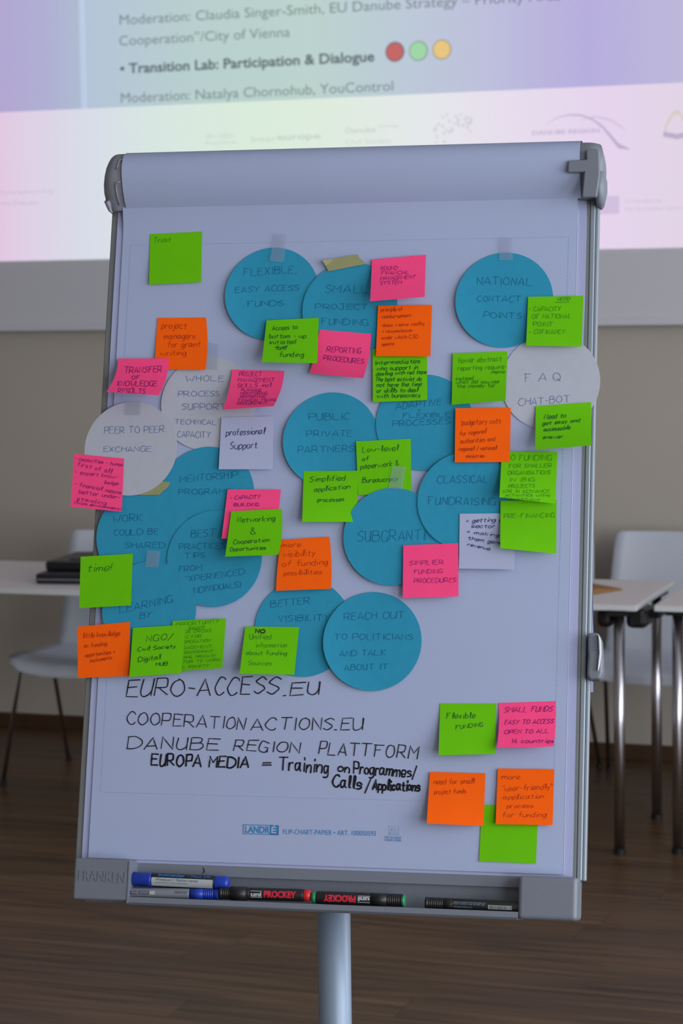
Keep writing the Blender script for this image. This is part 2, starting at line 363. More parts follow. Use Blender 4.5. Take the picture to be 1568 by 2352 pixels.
stext('Co-funded by', 1434, 466, 1520, 8, M_FNT, name='slide_logo'); stext('the European Union', 1434, 484, 1568, 8, M_FNT, name='slide_logo')
stext('Participation Day', 2, 446, 124, 8, M_FNT, name='slide_logo'); stext('the Danube', 2, 472, 88, 10, M_FNT, name='slide_logo')
dd = []; rg = random.Random(2)
for i in range(60):
    a = rg.uniform(0, 1); b = rg.uniform(0, 1); px = 985+a*100; py = 262+b*72
    if (px-1060)**2+(py-325)**2 < 48**2*1.1 and (px-1060)**2+(py-325)**2 < 30**2: continue
    if (px-1050)**2+(py-325)**2 > 66**2: continue
    q = aty(px, py, YS); dd.append(disc(q.x, q.z, .0036+.002*rg.random(), 10, YS-.002))
sobj('slide_logo', join(dd), M_FNT)['kind'] = 'stuff'
def sband(pts, m):
    V = []; Fc = []
    for i, (px, py, wd) in enumerate(pts):
        for s in (-1, 1): q = aty(px, py+s*wd, YS); V.append((q.x, YS-.002, q.z))
    for i in range(len(pts)-1): Fc.append((2*i, 2*i+1, 2*i+3, 2*i+2))
    sobj('slide_logo', (V, Fc), m)
sband([(1252, 288, .5), (1275, 272, 1), (1305, 264, 1.5), (1335, 265, 2), (1362, 275, 2.5), (1384, 292, 3.5), (1402, 313, 5), (1420, 335, 6), (1446, 343, 1)], M_FNT2)
sband([(1330, 276, .5), (1365, 268, 1.5), (1400, 275, 2), (1425, 290, 2), (1438, 304, .5)], M_FNT)
sband([(1526, 300, 8), (1534, 280, 6), (1548, 258, 4), (1560, 258, 4), (1575, 285, 5), (1585, 304, 8)], M_YEL); sband([(1523, 308, 6), (1555, 314, 6), (1590, 306, 6)], M_FNT2)
a = aty(1330, 452, YS); b = aty(1422, 491, YS); sobj('slide_logo', box(a.x, b.x, YS-.0025, YS-.002, b.z, a.z), ramp_mat('slide_flag_light', BD, .86, (.95, .94, 1)))
# ================================================================== tables and chairs at the back
def table(x0, x1, y0, y1, legs, label):
    t = empty('folding_table', ((x0+x1)/2, (y0+y1)/2, 0), label, 'table', 'white meeting tables along the back')
    O_ = Vector(((x0+x1)/2, (y0+y1)/2, 0))
    def P(n, vf, m, **k): return mesh_obj(n, ([Vector(v)-O_ for v in vf[0]], vf[1]), m, t, **k)
    bevel(P('tabletop', box(x0+.001, x1-.001, y0+.001, y1-.001, .729, .745), M_TOP), .002)
    eb = [box(x0, x1, y0-.002, y0+.001, .7285, .7445), box(x0, x1, y1-.001, y1+.002, .7285, .7445), box(x0-.002, x0+.001, y0, y1, .7285, .7445), box(x1-.001, x1+.002, y0, y1, .7285, .7445)]
    P('edge_band', join(eb), M_TOPE)
    bevel(P('underframe', box(x0+.06, x1-.06, y0+.27, y0+.33, .714, .729), M_BLK), .004)
    for lx, ly in legs:
        lg = P('leg', tube([(lx, ly, .012), (lx, ly, .715)], .0165, 20), M_CHROME, smooth=True)
        P('leg_plate', box(lx-.03, lx+.03, ly-.035, ly+.035, .713, .7295), M_BLK)
        fo = mesh_obj('foot', ([Vector(v)-O_ for v in tube([(lx, ly, 0), (lx, ly, .016)], .018, 16)[0]], tube([(0,0,0),(0,0,1)], .018, 16)[1]), M_BLK, lg)
    return t, P
la = [(-1.411, 6.57), (-1.394, 7.045), (-2.88, 6.57), (-2.88, 7.045)]
t, P = table(-2.95, -1.357, 6.545, 7.13, la, 'white rectangular table behind the right side of the flipchart, brown envelope on it')
for lx, sx in ((-1.50, 0), (-1.35, 0)):
    pass
bevel(P('hinge_bracket', box(-1.480, -1.432, 6.57, 6.63, .672, .7295), M_BLK), .018)
bevel(P('hinge_bracket', box(-1.400, -1.335, 6.60, 6.72, .668, .7295), M_BLK), .018)
bevel(P('hinge_bracket', box(-1.345, -1.305, 6.66, 6.95, .692, .722), M_BLK), .008)
table(-1.303, .30, 6.56, 7.19, [(-1.247, 6.62), (-1.247, 7.1), (.24, 6.62), (.24, 7.1)], 'white table cut off by the right edge of the photo')
table(-4.62, -2.99, 6.50, 7.20, [(-3.935, 6.60), (-3.06, 6.57), (-4.55, 6.57), (-3.06, 7.13), (-4.55, 7.13)][1:], 'white table at the left edge of the photo with black cases on it')
def chair(x, y, label, group='white shell chairs at the back tables'):
    c = empty('shell_chair', (x, y, 0), label, 'chair', group)
    prof = [(-.235, .392, .20), (-.232, .415, .222), (-.215, .432, .235), (-.15, .436, .240), (-.05, .430, .242), (.05, .425, .240), (.13, .428, .238), (.185, .445, .236), (.218, .48, .236), (.238, .54, .236), (.256, .62, .236), (.275, .70, .233), (.295, .78, .228), (.306, .825, .222), (.309, .836, .205)]
    def fn(s, tt):
        k = tt*(len(prof)-1); i = min(int(k), len(prof)-2); q = k-i
        py, pz, hw = [prof[i][j]*(1-q)+prof[i+1][j]*q for j in range(3)]
        X = (s*2-1); e = abs(X)**3
        sit = max(0, min(1, (.2-py)/.1))
        return (X*hw, py-(1-sit)*e*.03, pz+sit*e*.022)
    solid(mesh_obj('seat_shell', grid(14, 42, fn), M_SHELL, c, smooth=True), .008)
    for sx in (-1, 1):
        for fy, ty, fx in ((-.18, -.14, .283), (.262, .10, .250)):
            lg = mesh_obj('leg', tube([(sx*.12, ty, .412), (sx*.205, ty, .408), (sx*.226, ty*1.03, .395), (sx*fx, fy, .012)], .0075, 12), M_CHROME, c, smooth=True)
            mesh_obj('foot', tube([(sx*fx, fy, 0), (sx*(fx-.003), fy, .02)], .0105, 12), M_BLK, lg)
    for yy_ in (-.14, .10): mesh_obj('crossbar', tube([(-.13, yy_, .412), (.13, yy_, .412)], .008, 8), M_CHROME, c, smooth=True)
    return c
chair(-3.35, 7.12, 'white shell chair behind the left table with the black cases')
chair(-1.447, 7.46, 'white shell chair behind the right table, its back rising above the tabletop')
chair(-1.985, 7.49, 'shell chair hidden behind the flipchart, one thin leg showing beside its right edge')
# black cases on the left table
def obox(name, c, sx, sy, sz, rz, label, cat, m, r, grp=None):
    root = empty(name, Matrix.Translation(Vector(c)) @ Matrix.Rotation(rz, 4, 'Z'), label, cat, grp); return root
k1 = obox('laptop_case', (-3.16, 6.80, .7455), .34, .28, .035, .12, 'flat black case lying on the left table, lower of the two', 'case', M_BLK, .01, 'black cases on the left table')
bevel(mesh_obj('case_body', box(-.19, .19, -.16, .16, 0, .033), M_BLK, k1), .008); mesh_obj('zip', box(-.191, .191, -.161, .161, .0125, .0155), M_BRGREY, k1)
k2 = obox('laptop_case', (-3.155, 6.85, .7785), .3, .25, .03, .10, 'smaller black case stacked on the flat black case on the left table', 'case', M_BLK, .01, 'black cases on the left table')
bevel(mesh_obj('case_body', box(-.19, .19, -.14, .15, 0, .032), M_BLK, k2), .009)
bevel(mesh_obj('flap', box(-.12, .18, -.10, .16, .0322, .036), M_BLK, k2), .002)
bevel(mesh_obj('clasp', box(-.05, -.03, -.143, -.139, .008, .016), M_BRGREY, k2), .001)
en = empty('envelope', Matrix.Translation((-1.62, 6.90, .746)) @ Matrix.Rotation(.5, 4, 'Z'), 'brown paper envelope lying on the table right of the flipchart', 'envelope')
mesh_obj('envelope_body', ([(-.2, -.15, 0), (.02, -.16, 0), (.125, -.09, 0), (.01, .22, 0), (-.2, .2, 0), (-.2, -.15, .012), (.02, -.16, .014), (.125, -.09, .004), (.01, .22, .006), (-.2, .2, .012)], [(4,3,2,1,0),(5,6,7,8,9),(0,1,6,5),(1,2,7,6),(2,3,8,7),(3,4,9,8),(4,0,5,9)]), M_KRAFT, en)
mesh_obj('flap', ([(-.19, .19, .0135), (.005, .21, .0075), (-.05, .06, .0155)], [(0, 2, 1)]), M_KRAFT, en)
# ================================================================== the flipchart easel
Q = bframe(0, -.05, -.06).translation
fc = empty('flipchart_easel', (Q.x, Q.y, 0), 'grey flipchart easel on a single grey tube, covered in paper, notes and circles', 'flipchart')
FI = Matrix.Translation((Q.x, Q.y, 0)).inverted() @ BOARD
def fobj(name, vf, m, parent=None, **k):     # board coordinates -> part of the easel
    return mesh_obj(name, ([FI @ Vector(v) for v in vf[0]], vf[1]), m, parent or fc, **k)
bevel(fobj('board_panel', box(-.352, .358, -.004, 1.0, -.024, -.006), M_SHELL), .002)
def quadbox(tl, tr, br, bl, w0, w1):
    """box whose front face has four given (u,v) corners at w1 and goes back to w0"""
    v = [(*bl, w0), (*br, w0), (*tr, w0), (*tl, w0), (*bl, w1), (*br, w1), (*tr, w1), (*tl, w1)]
    return v, [(0,3,2,1),(4,5,6,7),(0,1,5,4),(1,2,6,5),(2,3,7,6),(3,0,4,7)]
bevel(fobj('side_rail', box(-.3605, -.343, -.008, .975, -.030, -.004), M_ALUD), .002)  # left rail, away from the windows: shade put into its darker grey
bevel(fobj('side_rail', join([box(.3485, .3568, -.008, .975, -.030, -.0045)]), M_ALUD), .001)
bevel(fobj('side_rail', join([box(.357, .3645, -.008, .975, -.028, -.0035), box(.3645, .3695, -.008, .972, -.028, -.010)]), M_ALU), .0018)
fobj('bottom_rail', box(-.345, .345, -.0200, -.0035, -.026, -.0025), M_GREY)
# tray: back wall, floor and lip
bevel(fobj('marker_tray', join([box(-.345, .345, -.062, -.0195, -.026, -.012), box(-.2675, .2825, -.064, -.0600, -.026, .036), box(-.2675, .2825, -.064, -.0530, .0335, .036)]), M_GREY), .0006)
cp = fobj('corner_cap', box(-.3485, -.2675, -.0595, -.0015, -.032, .0375), M_GREY); bevel(cp, .004, 4)
fobj('cap_rim', box(-.2685, -.2665, -.062, -.0035, -.01, .0385), M_GREY, cp)
cr = fobj('corner_cap', box(.2822, .3625, -.0625, -.0040, -.034, .0375), M_GREY); bevel(cr, .006, 5)
# embossed name on the left cap
def btext(s, x0, y0, x1, y1, cap, w, off=0, spacing=1.0, depth=0, flip=False):
    a = bp(x0, y0, w); b = bp(x1, y1, w); k = (bp(x0, y0-cap, w)-a).length; V, Fc = ftext(s, off, spacing); d = b-a; n = Vector((-d.y, d.x, 0)).normalized()
    P_ = [a+d*x+n*(k*y) for x, y in V] if not flip else [b-d*x-n*(k*y)+n*k for x, y in V]
    if depth:
        P2 = [p+Vector((0, 0, depth)) for p in P_]; nP = len(P_)
        edges = {}
        for q in Fc:
            for i in range(len(q)):
                e = (q[i], q[(i+1) % len(q)]); edges[e] = 1
        Fs = [tuple(i+nP for i in q) for q in Fc]+[(e[0], e[1], e[1]+nP, e[0]+nP) for e in edges if (e[1], e[0]) not in edges]
        return P_+P2, Fs
    return P_, Fc
fobj('embossed_name', btext('FRANKEN', 181, 2021, 288, 2027, 22, .0372, .02, .98, .0012), M_GREY, cp)
fobj('pen_mark', btext(')', 464, 2003, 470, 2003, 10, -.0022, .03), M_BLACK)
# pole, collar and foot
px_ = bp(766, 2100, -.105); PB = BOARD @ px_; pc = Vector((PB.x-Q.x, PB.y-Q.y, 0))
mesh_obj('pole', tube([(pc.x, pc.y, .05), (pc.x, pc.y, .93)], .0240, 40), M_TUBE, fc, smooth=True)
bevel(mesh_obj('pole_clamp', tube([(pc.x, pc.y, .86), (pc.x, pc.y, .935)], .029, 32), M_GREY, fc), .003)
fobj('board_bracket', box(-.05, .066, .0, .22, -.040, -.024), M_ALUD); fobj('board_bracket', box(-.012, .028, .02, .10, -.085, -.040), M_ALUD)
mesh_obj('hub', tube([(pc.x, pc.y, .045), (pc.x, pc.y, .12)], [.05, .034], 28), M_GREY, fc, smooth=True)
for k in range(5):
    a = 2*math.pi*k/5+.3; d = Vector((math.cos(a), math.sin(a), 0))
    lg = mesh_obj('leg', tube([pc+d*.03+Vector((0, 0, .08)), pc+d*.2+Vector((0, 0, .062)), pc+d*.36+Vector((0, 0, .035))], [.02, .017, .012], 14), M_TUBE, fc, smooth=True)
    mesh_obj('glide', tube([pc+d*.35, pc+d*.35+Vector((0, 0, .035))], [.02, .013], 16), M_BLK, lg)
# clamp head under the draped paper
HP = [(.962, -.004), (.964, .006), (.975, .019), (.992, .033), (1.010, .040), (1.028, .036), (1.038, .026), (1.043, .010), (1.040, -.012), (1.030, -.026)]
def ext(prof, ua, ub, nu=2): return grid(nu, len(prof)-1, lambda s, t: (ua+(ub-ua)*s, prof[round(t*(len(prof)-1))][0], prof[round(t*(len(prof)-1))][1]))
HPi = [(v if v < 1 else v-.002, w_-.003) for v, w_ in HP]
fobj('clamp_bar', ext(HPi, -.331, .334), M_GREY, smooth=True)
# end caps: follow the drape of the paper, sitting just under it at their inner edge
HPF = [(.9612, .0100), (.970, .0205), (.982, .0310), (.997, .0395), (1.012, .0435), (1.026, .0415), (1.037, .033), (1.0445, .018), (1.046, 0)]
def w_at(v):
    if v <= HPF[0][0]: return HPF[0][1]
    for (v0, w0), (v1, w1) in zip(HPF, HPF[1:]):
        if v <= v1: return w0+(w1-w0)*(v-v0)/(v1-v0)
    return 0
def on_head(x, y, up=0.0):
    w_ = .03
    for _ in range(30): w_ = .6*w_+.4*(w_at(bp(x, y, w_).y)+up)
    return bp(x, y, w_)
def capshell(rows, u_in, drop, w_back=-.03):
    """rows: silhouette spots (x, y) from top to bottom; the shell runs from u_in out to them"""
    n = len(rows); m = 9; F_ = []
    for x, y in rows:
        q = on_head(x, y); r = []
        for k in range(m):
            t = k/(m-1); r.append(Vector((u_in+(q.x-u_in)*t, q.y, q.z-.003-drop*max(0, (t-.55)/.45)**2.2)))
        F_.append(r)
    V = [v for r in F_ for v in r]; Fc = [(i*m+k, i*m+k+1, (i+1)*m+k+1, (i+1)*m+k) for i in range(n-1) for k in range(m-1)]
    def wall(edge):
        b_ = len(V); V.extend([Vector(e) for e in edge]); V.extend([Vector((e.x, e.y, w_back)) for e in edge]); L_ = len(edge)
        Fc.extend([(b_+k, b_+k+1, b_+L_+k+1, b_+L_+k) for k in range(L_-1)])
    wall([r[-1] for r in F_]); wall([r[0] for r in F_]); wall(F_[0]); wall(F_[-1])
    return V, Fc
lc = fobj('end_cap', capshell([(255, 353), (250, 358), (245, 366), (239, 380), (235, 398), (233, 418), (234, 438), (238, 456), (243, 470), (249, 483)], -.327, .009), M_BRGREY, smooth=True)
hk_ = [on_head(x, y, -.004) for x, y in ((246, 462), (250, 474), (253, 483), (257, 488), (259, 486))]
fobj('hook', tube(hk_, [.0045, .0038, .0028, .0018, .001], 10), M_BRGREY, lc, smooth=True)
fobj('moulded_rib', tube([on_head(x, y, -.002) for x, y in [(285, 366), (275, 368), (271, 377), (268, 389)]], .0012, 8), M_ALU, lc, smooth=True)
fobj('moulded_rib', tube([on_head(x, y, -.002) for x, y in [(277, 417), (266, 419), (266, 433), (269, 450), (275, 471)]], .0012, 8), M_ALU, lc, smooth=True)
rc = fobj('end_cap', capshell([(1377, 325), (1380, 329), (1382, 340), (1383, 360), (1382, 385), (1379, 405), (1375, 425), (1372, 440), (1371, 454)], .331, .010), M_GREY, smooth=True)
def plate(pts, w, t):
    n = len(pts); V = [bp(x, y, w) for x, y in pts]; V2 = [v-Vector((0, 0, t)) for v in V]
    return V+V2, [tuple(range(n))[::-1], tuple(range(n, 2*n))]+[(i, (i+1) % n, (i+1) % n+n, i+n) for i in range(n)]
tb = fobj('locking_tab', plate([(1304, 368), (1346, 366), (1346, 343), (1370, 341), (1376, 345), (1377, 400), (1373, 428), (1370, 451), (1336, 452), (1341, 394), (1303, 395)], .0475, .008), M_GREY, rc); bevel(tb, .002, 3)
kb = fobj('knob', tube([bp(1370, 432, .010)+Vector((q, 0, 0)) for q in (0, .006, .010, .013)], [.026, .027, .024, .016], 28), M_GREY, rc, smooth=True)
bevel(fobj('cap_skirt', plate([(1371, 425), (1391, 402), (1391, 430), (1384, 462), (1378, 470), (1372, 467), (1369, 455)], .012, .03), M_GREY, rc), .003)
# slide lock on the right rail
lk = fobj('slide_lock', plate([(1350, 1453), (1374, 1453), (1380, 1470), (1383, 1510), (1383, 1545), (1378, 1560), (1352, 1561), (1347, 1550), (1348, 1530), (1350, 1505), (1349, 1480)], .012, .036), M_GREY); bevel(lk, .004, 4)
for k in range(9):
    y = 1461+k*4.2; a = bp(1352, y, .0122); b = bp(1373, y, .0122); fobj('grip_rib', tube([a, b], .0008, 6), M_GREY, lk)
bevel(fobj('lock_spine', plate([(1373, 1456), (1379, 1470), (1380, 1500), (1376, 1530), (1372, 1542), (1372, 1530), (1375, 1500), (1374, 1475)], .0165, .008), M_SHELL, lk), .0015)
# ================================================================== the paper pad
pad = empty('flipchart_pad', bframe(0, 0, 0), 'large white flipchart pad with black marker writing, clamped to the grey easel', 'paper pad')
def pobj(name, vf, m, parent=None, **k): return mesh_obj(name, vf, m, parent or pad, **k)
def under(s, t):
    u = -.3503+.7025*s; v = -.0048+.966*t
    cr_ = .0035*math.sin(t*21+1.3)*max(0, (t-.45))*max(0, (s-.95)/.05)+.0015*math.sin(t*47)*max(0, t-.5)*max(0, (s-.95)/.05)
    return (u+cr_*.6, v, -.0024+cr_+.0010*math.sin(t*9)*(max(0, .04-s)/.04))
pobj('under_sheet', grid(60, 60, under), M_PAPER2, smooth=True)
pobj('pad_sheets', box(-.3452, .3460, -.0032, .962, -.0040, -.0028), M_PEDGE)
# front sheet: lies flat, its top flows into the sheets turned over the clamp
pobj('front_sheet', grid(10, 120, lambda s, t: (-.340+.6800*s, -.0002+.9622*t, .0103*max(0, (t-.955)/.045)**2)), M_PAPER, smooth=True)
ed = [box(.3398, .3404, 0, .9615, -.0010, .0003), box(-.3404, -.3400, 0, .95, -.0006, .0002)]
pobj('sheet_edge', ed[0], M_PEDGE)
HP2 = [(.9612, .0100), (.970, .0205), (.982, .0310), (.997, .0395), (1.012, .0435), (1.026, .0415), (1.037, .033), (1.0445, .018), (1.046, 0), (1.040, -.018), (1.02, -.035), (.98, -.045)]
HS = catmull(HP2, 4)
pobj('turned_sheets', grid(3, len(HS)-1, lambda s, t: (-.3345+.6795*s, HS[round(t*(len(HS)-1))][0], HS[round(t*(len(HS)-1))][1])), M_PAPER, smooth=True)
# part of the turned sheets hanging behind the board, one corner showing right of the rail
a, b, c_, d_ = bp(1360, 1100, -.045), bp(1367, 1590, -.085), Vector((-.33, .02, -.085)), Vector((-.33, .98, -.045))
pobj('hanging_sheet', ([(-.33, .98, -.046), (.345, .98, -.046), tuple(bp(1357, 1150, -.05)), tuple(bp(1362.5, 1450, -.06)), tuple(bp(1362, 1590, -.065)), (-.33, bp(1362, 1590, -.065).y, -.065)], [(0, 5, 4, 3, 2, 1)]), M_PAPER2)
flat = lambda x, y: bp(x, y, .0004)
# printed dashed frame
def dashes(p, q, n, wd=.8, fill=.6):
    V = []; Fc = []
    for k in range(n):
        a_ = [p[i]+(q[i]-p[i])*(k/n) for i in (0, 1)]; b_ = [p[i]+(q[i]-p[i])*((k+fill)/n) for i in (0, 1)]
        dx, dy = b_[0]-a_[0], b_[1]-a_[1]; l = math.hypot(dx, dy); nx, ny = -dy/l*wd/2, dx/l*wd/2; b0 = len(V)
        V += [bp(a_[0]+nx, a_[1]+ny, .0004), bp(b_[0]+nx, b_[1]+ny, .0004), bp(b_[0]-nx, b_[1]-ny, .0004), bp(a_[0]-nx, a_[1]-ny, .0004)]; Fc.append((b0, b0+1, b0+2, b0+3))
    return V, Fc
pobj('printed_frame', join([dashes((300, 563), (1306, 544), 120), dashes((1306, 544), (1270, 1848), 150), dashes((231, 1819), (1270, 1848), 120), dashes((300, 563), (231, 1819), 150)]), M_PRINTF)
def pquad(pts, w_=.0005): return [bp(x, y, w_) for x, y in pts], [(0, 3, 2, 1)]
def ring(pts, t):
    (x0, y0), (x1, y1), (x2, y2), (x3, y3) = pts
    return join([pquad([(x0, y0), (x1, y1), (x1, y1+t), (x0, y0+t)]), pquad([(x3, y3-t), (x2, y2-t), (x2, y2), (x3, y3)]), pquad([(x0, y0), (x0+t, y0), (x3+t, y3), (x3, y3)]), pquad([(x1-t, y1), (x1, y1), (x2, y2), (x2-t, y2)])])
lo = pobj('printed_logo', join([ring([(558, 1893.5), (640, 1895.5), (639.5, 1918), (557.5, 1915.5)], 1.6), pquad([(620, 1895), (640, 1895.5), (639.5, 1918), (619.5, 1917.4)]), btext('LANDR', 562.5, 1912, 619, 1913.5, 14.5, .0005, .02)]), M_PRINT)
mesh_obj('logo_letter', btext('\u00c9', 622.5, 1913.3, 634, 1913.7, 14, .0008, .02), M_PAPER, lo)
pobj('printed_text', btext('FLIP-CHART-PAPIER \u2022 ART. 100050593', 650, 1915.5, 863, 1920, 11, .0005, -.003, 1.05), M_PRINT)
lb = pobj('printed_label', join([ring([(893.5, 1897), (916, 1897.6), (915.7, 1918), (893, 1917.5)], .8), pquad([(884.5, 1919.5), (923, 1920.5), (922.7, 1932.5), (884, 1931.5)]), pquad([(900, 1901), (907, 1901), (911, 1909), (897, 1909)]), pquad([(895, 1911), (914, 1911.4), (914, 1916), (895, 1915.6)])]), M_PRINTF)
mesh_obj('label_text', join([btext('EU Ecolabel', 887, 1925, 920, 1926, 4, .0008), btext('FR/011/003', 887, 1931, 920, 1932, 4, .0008)]), M_PRINT, lb)
pobj('marker_writing', writing([("EURO-ACCESS", 290, 1600, 640, 1592, 38, 2.7), (".EU", 650, 1597, 730, 1594, 28, 2.6),
  ("COOPERATION", 291, 1662, 560, 1676, 27, 2.3), ("ACTIONS.EU", 575, 1677, 832, 1676, 27, 2.3),
  ("DANUBE", 292, 1719, 500, 1723, 27, 2.4), ("REGION", 536, 1724, 688, 1729, 24, 2.4), ("PLATTFORM", 732, 1732, 958, 1742, 28, 2.4)], flat, 11, slant=.12), M_BLACK)
pobj('marker_writing', writing([("EUROPA", 347, 1757, 462, 1760, 26, 4), ("MEDIA", 480, 1761, 570, 1763, 24, 4), ("=", 603, 1762, 622, 1762, 18, 3.6), ("Training", 640, 1768, 754, 1776, 30, 3.6), ("on", 776, 1772, 802, 1775, 20, 3.4),
  ("Programmes/", 812, 1776, 955, 1786, 26, 3.6), ("Calls", 764, 1806, 830, 1812, 26, 4), ("/", 838, 1816, 850, 1816, 30, 3.2), ("Applications", 856, 1814, 964, 1816, 22, 4.2)], flat, 12, slant=.05), M_BLACK)
# ================================================================== round cards
GC = 'round cards stuck on the flipchart'; R_ = .0705
def circle(cx, cy, base, m, ink, lines, label, seed, lift=.0, side=-1, cap=None):
    c0 = bp(cx, cy, base)
    def hw(u, v):
        du, dv = (u-c0.x)/R_, (v-c0.y)/R_; a_ = max(0, side*du*.85-dv*.3); return base+lift*a_*a_
    def surf(x, y):
        p = bp(x, y, base); p = bp(x, y, hw(p.x, p.y)); return p
    n = 72; rings = 7; V = [(0, 0, 0)]; Fc = []
    for j in range(1, rings+1):
        for k in range(n):
            a_ = 2*math.pi*k/n; u, v = c0.x+R_*j/rings*math.cos(a_), c0.y+R_*j/rings*math.sin(a_); V.append((u-c0.x, v-c0.y, hw(u, v)-base))
    for k in range(n): Fc.append((0, 1+k, 1+(k+1) % n))
    for j in range(rings-1):
        for k in range(n): a_ = 1+j*n+k; b_ = 1+j*n+(k+1) % n; Fc.append((a_, a_+n, b_+n, b_))
    root = empty('round_card', bframe(*c0), label, 'card', GC)
    solid(mesh_obj('card', (V, Fc), m, root), .0004)
    W = writing(lines, surf, seed, 1.25, lift=.00035)
    mesh_obj('handwriting', ([v-c0 for v in W[0]], W[1]), ink, root)
    return root
mm = .001
circle(625, 675, 1.0*mm, M_BLUE, M_INKB, [("FLEXIBLE,", 558, 634, 680, 627, 17), ("EASY ACCESS", 541, 672, 687, 667, 13), ("FUNDS", 567, 704, 652, 702, 12)], 'round blue card reading FLEXIBLE, EASY ACCESS FUNDS, near the top left', 1, .006)
circle(803, 709, 2.2*mm, M_BLUE, M_INKB, [("SMALL", 747, 673, 846, 673, 18), ("PROJECT", 724, 710, 843, 711, 12), ("FUNDING", 737, 744, 845, 748, 14)], 'round blue card reading SMALL PROJECT FUNDING, under yellow masking tape at the top', 2, .002)
circle(1157.5, 689, 1.6*mm, M_BLUE, M_INKB, [("NATIONAL", 1096, 654, 1222, 656, 18), ("CONTACT", 1096, 693, 1196, 693, 13), ("POINTS", 1110, 729, 1198, 732, 13)], 'round blue card reading NATIONAL CONTACT POINTS at the top right', 3, .005)
circle(1264, 877, .8*mm, M_WCARD, M_INKW, [("F A Q", 1204, 877, 1287, 874, 18), ("CHAT-BOT", 1191, 932, 1308, 924, 16)], 'round white card reading FAQ CHAT-BOT overhanging the right rail', 4, .001)
circle(477, 926, .8*mm, M_WCARD, M_INKW, [("WHOLE", 425, 876, 514, 876, 13), ("PROCESS", 409, 910, 503, 910, 12), ("SUPPORT", 418, 941, 518, 941, 14), ("TECHNICAL +", 402, 974, 514, 976, 11), ("CAPACITY", 408, 1004, 484, 1006, 14)], 'round white card reading WHOLE PROCESS SUPPORT, TECHNICAL + CAPACITY', 5, .002)
circle(300, 1030, 4.6*mm, M_WCARD, M_INKW, [("PEER TO PEER", 240, 996, 377, 993, 15), ("EXCHANGE", 239, 1038, 348, 1037, 12)], 'round white card reading PEER TO PEER EXCHANGE overhanging the left rail', 6, .0)
circle(475, 1135, 1.6*mm, M_BLUE, M_INKB, [("MENTORSHIP", 414, 1108, 545, 1097, 15), ("PROGRAMS", 410, 1136, 528, 1134, 12)], 'round blue card reading MENTORSHIP PROGRAMS, right of the masking tape', 7, .0)
circle(328, 1231, 2.6*mm, M_BLUE, M_INKB, [("WORK", 259, 1199, 326, 1196, 16), ("COULD BE", 262, 1230, 363, 1227, 13), ("SHARED", 287, 1259, 378, 1259, 13)], 'round blue card reading WORK COULD BE SHARED at the left edge', 8, .0)
circle(492, 1283, 3.6*mm, M_BLUE, M_INKB, [("BEST", 439, 1235, 495, 1231, 17), ("PRACTICES", 412, 1262, 518, 1259, 13), ("TIPS", 425, 1282, 470, 1281, 12), ("FROM", 410, 1314, 464, 1310, 13), ("EXPERIENCED", 420, 1338, 562, 1319, 13), ("(INDIVIDUALS)", 436, 1364, 553, 1348, 13)], 'round blue card reading BEST PRACTICES, TIPS FROM EXPERIENCED (INDIVIDUALS)', 9, .0008)
circle(342, 1400, 5.0*mm, M_BLUE, M_INKB, [("LEARNING", 275, 1409, 396, 1383, 17), ("BY", 321, 1421, 348, 1418, 13)], 'round blue card reading LEARNING BY, lowest blue card on the left', 10, .0)
circle(760, 1010.5, 1.0*mm, M_BLUE, M_INKB, [("PUBLIC", 709, 964, 802, 964, 15), ("PRIVATE", 704, 1002, 807, 1002, 13), ("PARTNERSHIP", 684, 1040, 850, 1036, 14)], 'round blue card reading PUBLIC PRIVATE PARTNERSHIP in the middle of the board', 11, .006)
circle(974, 970.5, 1.8*mm, M_BLUE, M_INKB, [("ADAPTIVE", 909, 940, 1013, 930, 14), ("+", 959, 946, 966, 945, 8), ("FLEXIBLE", 923, 960, 1033, 958, 11), ("PROCESSES", 902, 979, 1033, 974, 13)], 'round blue card reading ADAPTIVE + FLEXIBLE PROCESSES', 12, .0006)
circle(1071, 1150, 6.2*mm, M_BLUE, M_INKB, [("CLASSICAL", 1004, 1110, 1120, 1108, 17), ("FUNDRAISING", 982, 1158, 1137, 1161, 17)], 'round blue card reading CLASSICAL FUNDRAISING at the right', 13, .001)
circle(900, 1232, 5.0*mm, M_BLUE, M_INKB, [("SUBGRANTING", 821, 1243, 1008, 1241, 24)], 'round blue card reading SUBGRANTING below the middle of the board', 14, .001)
circle(696, 1442, 1.0*mm, M_BLUE, M_INKB, [("BETTER", 622, 1396, 711, 1386, 15), ("VISIBILITY", 639, 1428, 757, 1425, 14)], 'round blue card reading BETTER VISIBILITY, partly under the card about politicians', 15, .002)
circle(855, 1473, 2.4*mm, M_BLUE, M_INKB, [("REACH OUT", 790, 1424, 927, 1420, 16), ("TO POLITICIANS", 768, 1469, 949, 1469, 13), ("AND TALK", 780, 1508, 886, 1504, 13), ("ABOUT IT", 791, 1540, 891, 1537, 13)], 'round blue card reading REACH OUT TO POLITICIANS AND TALK ABOUT IT', 16, .006)
